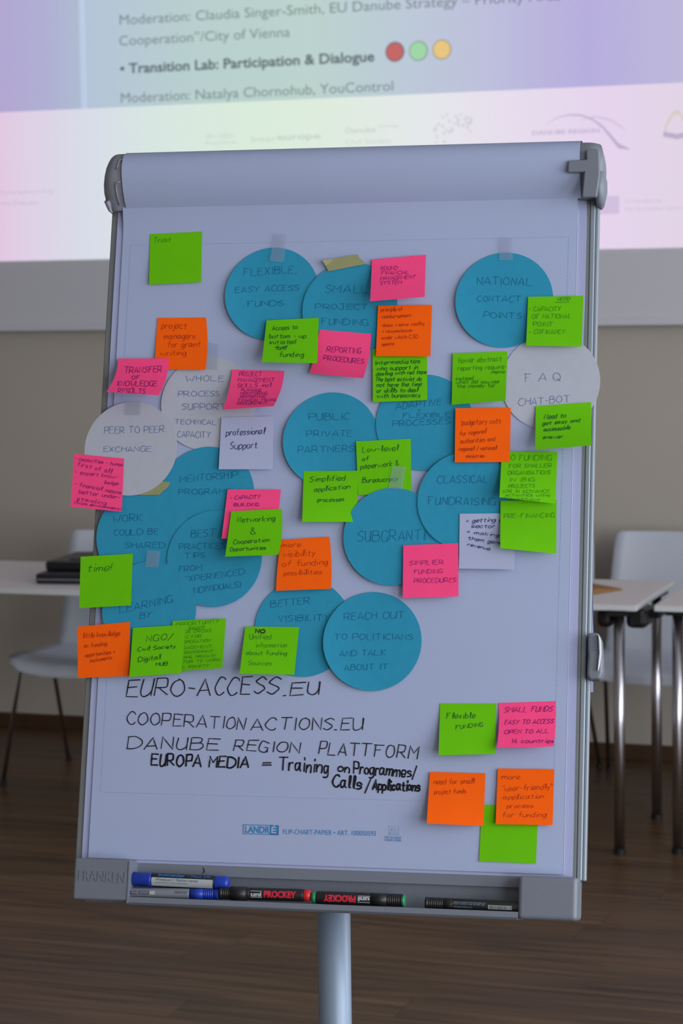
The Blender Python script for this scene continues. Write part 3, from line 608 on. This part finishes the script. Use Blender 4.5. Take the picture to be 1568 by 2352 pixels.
# ================================================================== sticky notes
GN = 'sticky notes on the flipchart'
NS = .0765
def note(q, base, m, ink, lines, label, seed, lifts=None, bow=(0, 0), pw=1.2, slant=.1, edge=0, extra=None, power=1.7):
    """q: four corners TL TR BR BL seen in the photo; the glued edge lies at height base, the loose bottom corners stand off by lifts"""
    TL, TR, BR, BL = q
    if lifts is None:
        lifts = []
        for a_, b_ in ((TL, BL), (TR, BR)):
            A = bp(*a_, base); best = .0015; wv = .0015
            while wv < .05:
                if (bp(*b_, base+wv)-A).length >= NS*.985: break
                wv += .001; best = wv
            lifts.append(min(best, .045))
    wl, wr = lifts
    def px(s, t):
        x = (1-s)*((1-t)*TL[0]+t*BL[0])+s*((1-t)*TR[0]+t*BR[0]); y = (1-s)*((1-t)*TL[1]+t*BL[1])+s*((1-t)*TR[1]+t*BR[1])
        return x+4*t*(1-t)*(bow[0]*(1-s)+bow[1]*s), y
    def wz(s, t):
        t_ = min(max(t, 0), 1); s_ = min(max(s, 0), 1)
        return base+((1-s_)*wl+s_*wr)*t_**power+edge*max(0, (s_-.75)/.25)**2*.008
    def fs_(s, t): return bp(*px(s, t), wz(s, t))
    def inv(x, y):
        s = t = .5
        for _ in range(7):
            e = px(s, t); e1 = px(s+1e-3, t); e2 = px(s, t+1e-3)
            a_, c__ = (e1[0]-e[0])*1e3, (e1[1]-e[1])*1e3; b_, d__ = (e2[0]-e[0])*1e3, (e2[1]-e[1])*1e3
            D = a_*d__-b_*c__; rx, ry = x-e[0], y-e[1]; s += (rx*d__-ry*b_)/D; t += (ry*a_-rx*c__)/D
        return s, t
    def surf(x, y):
        s, t = inv(x, y); s = min(max(s, .004), .996); t = min(max(t, .004), .996); return fs_(s, t)
    c0 = fs_(.5, 0); root = empty('sticky_note', bframe(*c0), label, 'sticky note', GN)
    V, Fc = grid(10, 14, lambda s, t: tuple(fs_(s, t)-c0)); Fc = [x[::-1] for x in Fc]
    mesh_obj('sheet', (V, Fc), m, root, smooth=True)
    if lines:
        W = writing(lines, surf, seed, pw, slant, lift=.0003)
        mesh_obj('handwriting', ([v-c0 for v in W[0]], W[1]), ink, root)
    if extra:
        W = writing(extra[0], surf, seed, pw, slant, lift=.0004)
        mesh_obj('bold_word', ([v-c0 for v in W[0]], W[1]), extra[1], root)
    return root
note([(345, 537.5), (464, 531.7), (461.5, 648), (342, 654)], .8*mm, M_GREEN, M_INKGF, [("Trust", 352, 558, 392, 556, 13)], 'green sticky note reading Trust, alone at the top left', 21, (.003, .003))
note([(361.5, 730), (473, 729), (471.5, 849.6), (354, 847)], .8*mm, M_ORANGE, M_INKO, [("project", 371, 755, 428, 755, 15), ("managers", 377, 779, 448, 778, 14), ("for grant", 384, 798, 459, 797, 14), ("writing", 369, 817, 427, 816, 13)], 'orange sticky note reading project managers for grant writing', 22, (.004, .006), (0, 4))
note([(271, 823.6), (387, 823), (364, 908), (244, 900)], 6.2*mm, M_PINK, M_INKP, [("TRANSFER", 285, 857, 371, 855, 14, 1.6), ("OF", 302, 871, 320, 871, 8, 1.6), ("KNOWLEDGE", 270, 887, 360, 887, 12, 1.6), ("+", 301, 894, 307, 894, 6), ("RESULTS", 270, 903, 333, 904, 11, 1.6)], 'pink sticky note reading TRANSFER OF KNOWLEDGE + RESULTS, curling off the left rail', 23, None, (7, 7))
note([(532, 849), (653, 852), (628, 933), (511, 941)], 3*mm, M_PINK, M_INKP, [("PROJECT", 549, 864, 600, 864, 10), ("MANAGEMENT", 547, 877, 629, 877, 9), ("SKILLS incl", 545, 890, 622, 889, 9), ("PLANNING", 554, 898, 599, 899, 6), ("MONITORING", 552, 906, 613, 906, 6), ("REPORTING", 552, 914, 609, 914, 6), ("FINANCIAL MANAG", 547, 922, 633, 921, 6), ("PROCUREMENT", 545, 930, 614, 928, 6)], 'pink sticky note reading PROJECT MANAGEMENT SKILLS with a small list', 24, None, (4, 5))
note([(854, 596), (978, 585), (975, 682), (850, 692)], 4*mm, M_PINK, M_INKP, [("SOUND", 873, 620, 912, 619, 8), ("FINANCIAL", 875, 631, 938, 629, 8), ("MANAGEMENT", 874, 643, 953, 640, 8), ("SYSTEM", 873, 654, 922, 652, 8)], 'pink sticky note reading SOUND FINANCIAL MANAGEMENT SYSTEM at the top', 25, (.028, .024))
note([(612, 736), (732, 730), (728, 834), (601, 832)], 6*mm, M_GREEN, M_INKG, [("Access to", 625, 759, 682, 756, 11, 1.5), ("bottom - up", 618, 777, 702, 776, 10, 1.5), ("initiated", 618, 791, 679, 789, 10, 1.5), ("fund", 633, 804, 657, 803, 10, 1.5), ("--", 630, 802, 659, 800, 10, 1.8), ("funding", 641, 820, 697, 820, 12, 1.5)], 'green sticky note reading Access to bottom-up initiated funding', 26, (.028, .022))
note([(733, 757), (852, 767), (834, 869), (710, 857)], 4.2*mm, M_PINK, M_INKP, [("REPORTING", 750, 808, 828, 812, 12, 1.4), ("PROCEDURES", 743, 827, 835, 836, 11, 1.4)], 'pink sticky note reading REPORTING PROCEDURES, under the green note about access', 27, (.004, .022), (3, 4))
note([(855, 803), (980, 801), (981, 919), (856, 924)], 3.4*mm, M_GREEN, M_INKG, [("Intermediates", 861, 838, 964, 834, 10, 1.6), ("who support in", 865, 851, 959, 848, 10, 1.6), ("dealing with red tape", 864, 863, 979, 858, 9, 1.6), ("The best activist do", 862, 876, 967, 875, 10, 1.6), ("not have the time", 865, 889, 967, 887, 10, 1.6), ("or skills to deal", 865, 902, 959, 900, 10, 1.6), ("with bureacracy", 866, 914, 965, 912, 10, 1.6)], 'green sticky note reading Intermediates who support in dealing with red tape', 28, (.003, .003), slant=.15)
note([(868, 702), (992, 700), (988, 818.5), (863, 818)], 5*mm, M_ORANGE, M_INKO, [("principle of", 875, 716, 923, 714, 9, 1.1), ("reimbursement", 877, 732, 944, 728, 9, 1.1), ("doesn t mirror reality", 878, 751, 974, 747, 8, 1.1), ("+ circumstances", 878, 765, 946, 762, 8, 1.1), ("under which CSO", 876, 780, 959, 777, 9, 1.1), ("operate", 877, 795, 904, 793, 8, 1.1)], 'orange sticky note reading principle of reimbursement, above the green Intermediates note', 29, (.004, .005))
note([(1212.5, 681.7), (1339.4, 679.5), (1335.4, 796), (1207.8, 794)], 4*mm, M_GREEN, M_INKGF, [("NEED", 1281, 691, 1308, 689, 7, 1.4), ("-", 1275, 695.5, 1306, 694, 1, 1.5), ("- CAPACITY", 1214, 715, 1288, 714, 10), ("OF NATIONAL", 1221, 732, 1311, 731, 10), ("POINT", 1224, 749, 1268, 750, 10), ("- COFINANCY", 1215, 767, 1297, 767, 10)], 'green sticky note reading NEED CAPACITY OF NATIONAL POINT, COFINANCY', 30, (.008, .006))
note([(1039.4, 811.3), (1165, 807), (1160.6, 920), (1037, 930)], 3.6*mm, M_GREEN, M_INKGF, [("fewer abstract", 1051, 834, 1152, 829, 13), ("reporting require-", 1051, 851, 1163, 847, 11), ("ments", 1129, 858, 1158, 857, 8, 1.5), ("instead", 1046, 874, 1086, 872, 9, 1.5), ("what did you use", 1047, 882, 1145, 880, 9, 1.5), ("the money for", 1049, 891, 1137, 889, 9, 1.5)], 'green sticky note reading fewer abstract reporting requirements', 31, (.004, .014))
note([(1045.6, 937.6), (1172.7, 936.2), (1170.5, 1061), (1044, 1062)], 7.3*mm, M_ORANGE, M_INKO, [("budgetary cuts", 1060, 977, 1150, 972, 13), ("for regional", 1055, 1001, 1116, 995, 11), ("authorities and", 1057, 1019, 1136, 1013, 11), ("regional / national", 1054, 1036, 1140, 1033, 10), ("ministries", 1070, 1052, 1112, 1051, 9)], 'orange sticky note reading budgetary cuts for regional authorities', 32, (.003, .003))
note([(1230, 932.8), (1357, 923.6), (1357.6, 1023), (1228.5, 1033)], 3*mm, M_GREEN, M_INKG, [("Need to", 1249, 963, 1298, 959, 11, 1.6), ("get easy and", 1245, 977, 1330, 969, 9, 1.6), ("accessable", 1248, 991, 1308, 986, 9, 1.6), ("answer", 1246, 1008, 1291, 1006, 8, 1.6)], 'green sticky note reading Need to get easy and accessable answer at the right rail', 33, None, slant=.25)
note([(508, 958.6), (628, 956), (626.5, 1078), (502, 1078)], 3.2*mm, M_WNOTE, M_INKV, [("professional", 519, 1001, 607, 997, 15, 1.6), ("Support", 528, 1032, 591, 1029, 16, 1.6)], 'white sticky note reading professional Support', 34, (.004, .002))
note([(170, 1042), (285, 1053), (279.5, 1175.5), (162, 1164)], 6.8*mm, M_PINK, M_INKP, [("- capacities - human", 171, 1056, 284, 1072, 8), ("first of all", 177, 1070, 256, 1088, 10), ("- expert know-", 171, 1088, 271, 1100, 9), ("ledge", 239, 1112, 271, 1114, 8), ("- financial means", 171, 1115, 277, 1136, 9), ("better under-", 181, 1133, 275, 1147, 9), ("standing", 176, 1149, 243, 1160, 9), ("(from environment)", 171, 1157, 278, 1173, 7)], 'pink sticky note with a handwritten list about capacities, hanging off the left rail', 35, (.003, .003), slant=.3)
note([(522.5, 1124), (645, 1124), (634, 1237), (509, 1237)], 5.2*mm, M_PINK, M_INKP, [("- CAPACITY", 528, 1147, 597, 1145, 8, 1.5), ("BUILDING", 537, 1163, 594, 1162, 7, 1.5)], 'pink sticky note reading CAPACITY BUILDING, mostly under a green note', 36, (.012, .004))
note([(531, 1174.5), (646, 1168.7), (639, 1274), (517, 1278.6)], 12*mm, M_GREEN, M_INKG, [("Networking", 545, 1200, 631, 1196, 12, 1.5), ("&", 575, 1227, 588, 1226, 15, 1.5), ("Cooperation", 536, 1250, 618, 1244, 10, 1.5), ("Opportunities", 528, 1266, 610, 1262, 9, 1.5)], 'green sticky note reading Networking & Cooperation Opportunities', 37, (.024, .020), (0, 5))
note([(697, 1082), (821, 1081.4), (821, 1199), (693.8, 1199)], 4.0*mm, M_GREEN, M_INKG, [("Simplified", 711, 1107, 792, 1103, 12, 1.5), ("application", 721, 1130, 803, 1122, 11, 1.5), ("processes", 729, 1153, 789, 1151, 10, 1.5)], 'green sticky note reading Simplified application processes', 38, (.012, .0004))
note([(817.4, 1013.8), (943, 1008), (944.5, 1133), (822, 1137)], 3.5*mm, M_GREEN, M_INKG, [("Low-level", 832, 1039, 914, 1035, 13, 1.4), ("of", 832, 1059, 846, 1057, 10, 1.5), ("paperwork &", 828, 1077, 915, 1069, 12, 1.5), ("Bureaucracy", 832, 1109, 913, 1105, 12, 1.5)], 'green sticky note reading Low-level of paperwork & Bureaucracy', 39, (.0001, .0004))
note([(1055.4, 1180), (1183, 1179), (1181, 1308), (1053.5, 1306)], 7.6*mm, M_WNOTE, M_INKV, [("= getting priv", 1069, 1201, 1172, 1197, 10, 1.5), ("sector fun", 1082, 1212, 1170, 1213, 9, 1.5), ("= making pri", 1071, 1225, 1174, 1236, 8, 1.5), ("them genera", 1074, 1239, 1170, 1254, 8, 1.5), ("revenue", 1073, 1253, 1124, 1264, 7, 1.5)], 'white sticky note with blue ink list beginning getting, under the PRE-FINANCING note', 40, (.001, .001), slant=.3)
note([(1149, 1150), (1277.7, 1148), (1277, 1271.8), (1148.6, 1259)], 9.4*mm, M_GREEN, M_INKGF, [("PRE-FINANCING", 1157, 1190, 1273, 1188, 10)], 'green sticky note reading PRE-FINANCING at the right', 41, (.014, .005))
note([(1151.8, 1038), (1280, 1038), (1275, 1157), (1146.7, 1142.4)], 8*mm, M_GREEN, M_INKGF, [("CO FUNDING", 1162, 1057, 1266, 1057, 12), ("FOR SMALLER", 1168, 1075, 1266, 1073, 9), ("ORGANISATIONS", 1165, 1091, 1264, 1089, 9), ("IN BIG", 1168, 1106, 1227, 1105, 8), ("PROJECTS", 1168, 1121, 1227, 1120, 8), ("(OR IN ADVANCE", 1154, 1132, 1262, 1132, 7), ("ACTIVITIES WITH)", 1160, 1140, 1262, 1141, 5), ("REINVESTMENT", 1156, 1147, 1240, 1152, 5)], 'green sticky note reading CO FUNDING FOR SMALLER ORGANISATIONS IN BIG PROJECTS', 42, (.022, .010))
note([(925.7, 1252.5), (1052, 1247.7), (1052.7, 1369.6), (924.6, 1374)], 8.4*mm, M_PINK, M_INKP, [("SIMPLIER", 940, 1298, 1018, 1296, 10), ("FUNDING", 950, 1318, 1015, 1316, 9), ("PROCEDURES", 950, 1339, 1047, 1337, 10)], 'pink sticky note reading SIMPLIER FUNDING PROCEDURES', 43, (.004, .002))
note([(185, 1278.6), (305, 1271.8), (301, 1390.5), (182, 1397)], 6.6*mm, M_GREEN, M_INKG, [("time!", 200, 1313, 254, 1311, 17, 1.4)], 'green sticky note reading time! at the left edge', 44, (.004, .004), slant=.25)
note([(177.6, 1439.6), (298.7, 1428), (297, 1552.5), (179, 1557.4)], 7*mm, M_ORANGE, M_INKO, [("little knowledge", 191, 1466, 275, 1460, 12), ("on funding", 193, 1488, 245, 1483, 10), ("opportunities +", 195, 1510, 264, 1501, 10), ("instruments", 207, 1522, 257, 1514, 9)], 'orange sticky note reading little knowledge on funding opportunities at the left edge', 45, (.002, .002))
note([(396, 1426.6), (519, 1420), (510.4, 1534.6), (391, 1543)], 6.4*mm, M_GREEN, M_INKGF, [("OPPORTUNITY", 404, 1440, 503, 1430, 9, 1), ("BIGGER", 434, 1447, 470, 1444, 6, 1), ("FOR CROSS", 414, 1456, 484, 1451, 7, 1), ("SECTOR", 413, 1468, 462, 1464, 7, 1), ("COOPERATION", 404, 1480, 482, 1474, 7, 1), ("ENGAGEMENT", 404, 1492, 487, 1488, 7, 1), ("GOVERNMENT", 424, 1502, 490, 1498, 6, 1), ("FUNDING, PRIVATE", 397, 1514, 494, 1509, 6, 1), ("SECTOR TO WORK", 397, 1525, 506, 1518, 6, 1), ("CIVIL SOCIETY", 399, 1536, 480, 1531, 5, 1)], 'green sticky note with small capitals beginning OPPORTUNITY, right of the NGO note', 46, (.001, .010))
note([(305, 1442), (426, 1435), (417, 1546), (297, 1555)], 8.4*mm, M_GREEN, M_INKG, [("NGO/", 336, 1474, 396, 1469, 14, 1.4), ("Civil Society", 316, 1496, 402, 1488, 9, 1.6), ("Digital", 317, 1521, 368, 1514, 11, 1.6), ("HUB", 358, 1530, 384, 1528, 8, 1.6)], 'green sticky note reading NGO/ Civil Society Digital HUB', 47, (.008, .006))
note([(563, 1439), (687, 1440), (675.6, 1549.6), (550, 1548)], 4*mm, M_GREEN, M_INKGF, [("Unified", 573, 1468, 622, 1468, 12), ("information", 587, 1487, 658, 1487, 11), ("about funding", 565, 1504, 658, 1505, 10, 1.5), ("Sources", 570, 1528, 623, 1528, 11)], 'green sticky note reading NO Unified information about funding Sources', 48, (.022, .016), extra=([('NO', 587, 1453, 608, 1454, 8, 2.6)], M_BLACK))
note([(645, 1240), (756, 1232.4), (760, 1352.4), (633.7, 1357)], 5*mm, M_ORANGE, M_INKO, [("more", 647, 1257, 690, 1256, 11), ("visibility", 649, 1280, 724, 1276, 14), ("of funding", 648, 1301, 752, 1297, 13), ("possibilities", 652, 1322, 739, 1319, 12)], 'orange sticky note reading more visibility of funding possibilities', 49, (.003, .003), (-2, 3))
note([(1010.4, 1615.2), (1139.5, 1615.8), (1136.6, 1731.7), (1007, 1734.6)], 1*mm, M_GREEN, M_INKG, [("Flexible", 1024, 1651, 1090, 1649, 13, 1.5), ("FUNDING", 1045, 1675, 1108, 1668, 9, 1.5)], 'green sticky note reading Flexible FUNDING in the lower right', 50, (.018, .012))
note([(1144.5, 1614.6), (1276, 1610.5), (1271, 1714.4), (1140.4, 1718)], 1*mm, M_PINK, M_INKP, [("SMALL FUNDS", 1157, 1636, 1268, 1634, 12, 1.6), ("EASY TO ACCESS", 1158, 1664, 1270, 1661, 10, 1.6), ("OPEN TO ALL", 1157, 1686, 1258, 1683, 9, 1.6), ("14 countries", 1173, 1707, 1270, 1706, 10, 1.6)], 'pink sticky note reading SMALL FUNDS EASY TO ACCESS in the lower right', 51, (.020, .018), (3, 2), slant=.3)
note([(1106, 1848), (1236, 1850), (1230.5, 1983.4), (1100, 1978.4)], .8*mm, M_GREEN, M_INKG, [], 'blank green sticky note at the bottom right, under two orange notes', 52, (.001, .001))
note([(987, 1773), (1114.6, 1776), (1110, 1897), (979.6, 1891.6)], 3*mm, M_ORANGE, M_INKO, [("need for small", 996, 1801, 1089, 1800, 12), ("project funds", 997, 1824, 1070, 1822, 11)], 'orange sticky note reading need for small project funds', 53, (.018, .008))
note([(1142.7, 1765), (1272.7, 1766.6), (1268.6, 1895.4), (1137.8, 1893)], 3*mm, M_ORANGE, M_INKO, [("more", 1152, 1790, 1192, 1790, 12), ('"user-friendly"', 1153, 1817, 1268, 1813, 13), ("application", 1155, 1836, 1248, 1834, 11), ("process", 1164, 1856, 1224, 1855, 10), ("for funding", 1153, 1877, 1254, 1877, 12)], 'orange sticky note reading more user-friendly application process for funding', 54, (.005, .003))
# ================================================================== tape
def tape(name, pts, w_, m, label, cat, group=None, lift=0):
    V = [bp(x, y, w_+(lift if i in (0,) else 0)) for i, (x, y) in enumerate(pts)]; c0 = V[0].copy(); n = len(V)
    V2 = [v-Vector((0, 0, .00012)) for v in V]
    o = mesh_obj(name, ([v-c0 for v in V+V2], [tuple(range(n))[::-1], tuple(range(n, 2*n))]+[(i, (i+1) % n, (i+1) % n+n, i+n) for i in range(n)]), m)
    o.matrix_world = bframe(*c0); tag(o, label, cat, group); return o
tape('masking_tape', [(740, 598), (767, 594), (800, 588), (821.5, 584), (825, 593), (834, 599), (841, 606), (815, 611), (785, 617), (753.6, 623), (748, 611)], 5.2*mm, M_MASK, 'pale yellow masking tape holding the SMALL PROJECT card', 'tape', None, .004)
tape('masking_tape', [(310, 1130), (372, 1106), (390.7, 1107), (389, 1112), (384, 1121), (374, 1128), (366, 1136.5), (321, 1137)], 3.9*mm, M_MASK, 'yellow masking tape peeking from under the PEER TO PEER card', 'tape')
GT = 'clear tape strips'
for pts, h_, lab in [([(630, 535), (660, 538), (651, 602), (619, 600)], 4.2, 'clear tape strip at the top of the FLEXIBLE card'),
    ([(1148, 545), (1178, 546), (1177, 598), (1146, 597)], 3.6, 'clear tape strip at the top of the NATIONAL CONTACT card'),
    ([(289, 922), (325, 920), (322, 954), (286, 953)], 6.0, 'clear tape strip at the top of the PEER TO PEER card'),
    ([(480, 786), (504, 790), (500, 850), (475, 848)], 3.0, 'clear tape strip above the WHOLE PROCESS card'),
    ([(338, 1264), (367, 1266), (363, 1304), (334, 1302)], 6.2, 'clear tape strip between the WORK and LEARNING cards'),
    ([(900, 1071), (932, 1072), (924, 1124), (892, 1122)], 5.8, 'clear tape strip on the Low-level note above the SUBGRANTING card')]:
    tape('clear_tape', pts, h_*mm, M_TAPE, lab, 'tape', GT)
# ================================================================== markers in the tray
GM = 'markers in the flipchart tray'
def strips(V, Fc):
    bm = bmesh.new(); vs = [bm.verts.new((x, y, 0)) for x, y in V]
    for q in Fc:
        try: bm.faces.new([vs[i] for i in q])
        except ValueError: pass
    for k in range(-2, 10):
        bmesh.ops.bisect_plane(bm, geom=bm.verts[:]+bm.edges[:]+bm.faces[:], plane_co=(0, k*.125, 0), plane_no=(0, 1, 0))
    bm.verts.index_update(); V2 = [(v.co.x, v.co.y) for v in bm.verts]; F2 = [tuple(v.index for v in f_.verts) for f_ in bm.faces]; bm.free()
    return V2, F2
def marker(p0, p1, w_, rad, label, segs, texts=(), bands=()):
    """axis from p0 to p1 (photo spots on the plane at height w_); segs: (name, x0, x1, r0, r1, material) in px along the axis"""
    A = bp(*p0, w_); B = bp(*p1, w_); d = (B-A); Lr = d.length; k = Lr/(math.dist(p0, p1)); d.normalize()
    M = BOARD @ Matrix(((d.x, -d.y, 0, A.x), (d.y, d.x, 0, A.y), (0, 0, 1, A.z), (0, 0, 0, 1)))
    root = empty('marker_pen', M, label, 'marker', GM); objs = {}
    for name, x0, x1, pr, m in segs:
        V, Fc = lathe_x2([((x0+(x1-x0)*a)*k, r*rad) for a, r in pr]); par = root
        o = mesh_obj(name, (V, Fc), m, par); objs[name] = o
        for p in o.data.polygons: p.use_smooth = len(p.vertices) == 4
    for name, x0, x1, ang, hgt, s, m, off, flip, rr in texts:        # lettering wrapped on the barrel; ang = height of baseline in px units
        V, Fc = strips(*ftext(s, off)); P_ = []
        for x, y in V:
            X = (x0+(x1-x0)*x)*k; Yv = (ang+hgt*y)*k
            if flip: X = (x1-(x1-x0)*x)*k; Yv = (ang+hgt-hgt*y)*k
            th = Yv/rad; P_.append((X, math.sin(th)*rad*rr, math.cos(th)*rad*rr))
        mesh_obj(name, (P_, Fc), m, root)
    for name, x0, x1, a0, a1, m, rr in bands:             # printed field: patch of the barrel between two heights
        mesh_obj(name, grid(1, 10, lambda s, t: ((x0+(x1-x0)*s)*k, math.sin((a0+(a1-a0)*t)*k/rad)*rad*rr, math.cos((a0+(a1-a0)*t)*k/rad)*rad*rr)), m, root, smooth=True)
    return root
M_MB = mat('blue_marker_plastic', (.010, .045, .42), .35); M_MR = mat('red_marker_plastic', (.6, .02, .03), .35); M_MG = mat('green_marker_plastic', (.01, .30, .10), .35)
M_SIL = mat('silver_barrel', (.24, .27, .32), .4, metal=.3); M_LR = mat('red_lettering', (.62, .02, .05), .5); M_LB = mat('blue_lettering', (.02, .22, .6), .5); M_LD = mat('dark_lettering', (.07, .06, .12), .5)
M_LG = mat('green_symbol', (.10, .5, .12), .5)
full = [(0, .96), (.02, 1), (.98, 1), (1, .96)]
def ridged(a, b, n): 
    o = [(0, 1)]; 
    for i in range(n): 
        t0 = a+(b-a)*i/n; t1 = a+(b-a)*(i+.5)/n
        o += [(t0, 1), (t0+.004, .93), (t1, .93), (t1+.004, 1)]
    return o+[(.98, 1), (1, .94)]
marker((296, 2018), (526, 2029), .018, .0098, 'blue whiteboard marker with white label, upper pen at the left of the tray', [
  ('cap', -18, 54, [(0, .98), (.9, 1), (.94, 1.03), (1, 1.03)], M_MB), ('barrel', 54, 198, full, M_BLK), ('end_plug', 198, 230, [(0, .93), (.1, 1), (.8, 1), (.93, .92), (1, .7)], M_MB)],
  texts=[('lettering', 70, 132, 9.5, 8, 'Schneider', M_LB, .02, False, 1.012), ('lettering', 138, 190, 9.5, 7, '\u2022 Maxx 290', M_LB, 0, False, 1.012), ('lettering', 66, 164, -1.2, 5.5, 'Whiteboard + Flipchart marker', M_LD, .01, False, 1.014),
   ('lettering', 66, 140, -6.5, 3, 'Pen body made of >90% recycled plastic', M_LD, 0, False, 1.014)],
  bands=[('label', 56, 196, -15.5, 5.8, M_WHITEP, 1.006)])
mk = marker((285, 2050.5), (505, 2054), .024, .0072, 'silver and blue pen lying below the blue whiteboard marker', [
  ('barrel', 0, 152, full, M_SIL), ('cap', 152, 220, ridged(.45, .85, 6), M_MB)],
  texts=[('lettering', 118, 148, -2, 7, 'niceday', M_LD, .01, True, 1.01), ('lettering', 38, 57, -1, 4, 'BULLET', M_WHITEP, 0, True, 1.02), ('lettering', 20, 32, -1, 4, 'Fine', M_WHITEP, 0, True, 1.02)],
  bands=[('label', 16, 33, -3, 5, M_LD, 1.012), ('label', 36, 60, -3, 5, M_LD, 1.012), ('label', 62, 74, -3, 5, M_WHITEP, 1.012)])
marker((505, 2051), (715, 2057), .024, .0088, 'black-capped marker with red end plug and red PROCKEY lettering', [
  ('cap', 0, 71, ridged(.1, .6, 8), M_BLK), ('barrel', 71, 193, full, M_BLK), ('end_plug', 193, 209, [(0, .8), (.1, .92), (.8, .92), (1, .7)], M_MR), ('clip', 22, 66, [(0, .2), (.1, 1.1), (.9, 1.1), (1, .2)], M_BLK)],
  texts=[('lettering', 104, 178, -6.5, 14, 'PROCKEY', M_LR, .05, False, 1.012), ('lettering', 74, 99, -5, 9, 'uni', M_WHITEP, .05, False, 1.012)], bands=[('label', 73, 100, 6, 7.5, M_WHITEP, 1.012), ('label', 73, 100, -8.5, -7, M_WHITEP, 1.012)])
marker((715.5, 2061), (931, 2068.5), .024, .0090, 'upside-down black marker with green end plug and red PROCKEY lettering', [
  ('end_plug', 0, 12, [(0, .6), (.3, .9), (1, .9)], M_MG), ('barrel', 12, 137, full, M_BLK), ('cap', 137, 210, ridged(.5, .97, 7), M_BLK), ('cap_ring', 210, 215, [(0, .93), (.5, .93), (1, .8)], M_MG)],
  texts=[('lettering', 30, 104, -7.5, 14, 'PROCKEY', M_LR, .05, True, 1.012), ('lettering', 109, 136, -5, 9, 'uni', M_WHITEP, .05, True, 1.012)], bands=[('label', 109, 137, 6, 7.5, M_WHITEP, 1.012), ('label', 109, 137, -8.5, -7, M_WHITEP, 1.012)])
m5 = marker((977, 2074), (1195, 2084), .024, .0082, 'black marker with a white barcode at the right end of the tray', [
  ('cap', 0, 64, ridged(.1, .7, 8), M_BLK), ('barrel', 64, 226, full, M_BLK)],
  texts=[('lettering', 66, 140, 4, 3, 'PERMANENT MARKER WATER BASED PIGMENT INK', M_TUBE, 0, False, 1.01), ('lettering', 66, 138, 0, 3, 'NON TOXIC CAP AFTER USE', M_TUBE, 0, False, 1.01), ('lettering', 66, 110, -7, 3, 'MITSUBISHI PENCIL CO.', M_TUBE, 0, False, 1.01)],
  bands=[('label', 146, 200, -7.5, 2, M_WHITEP, 1.008)])
A = bp(977, 2074, .024); rb = random.Random(3); bars = []; xk = 147.5; kk = (bp(1195, 2084, .024)-A).length/math.dist((977, 2074), (1195, 2084))
while xk < 198:
    wd = rb.choice((.7, 1.1, 1.6)); bars.append(grid(1, 6, lambda s, t, x_=xk, w__=wd: ((x_+w__*s)*kk, math.sin((-7+8.5*t)*kk/.0082)*.0082*1.014, math.cos((-7+8.5*t)*kk/.0082)*.0082*1.014))); xk += wd+rb.choice((.8, 1.2))
mesh_obj('barcode', join(bars), M_BLK, m5)
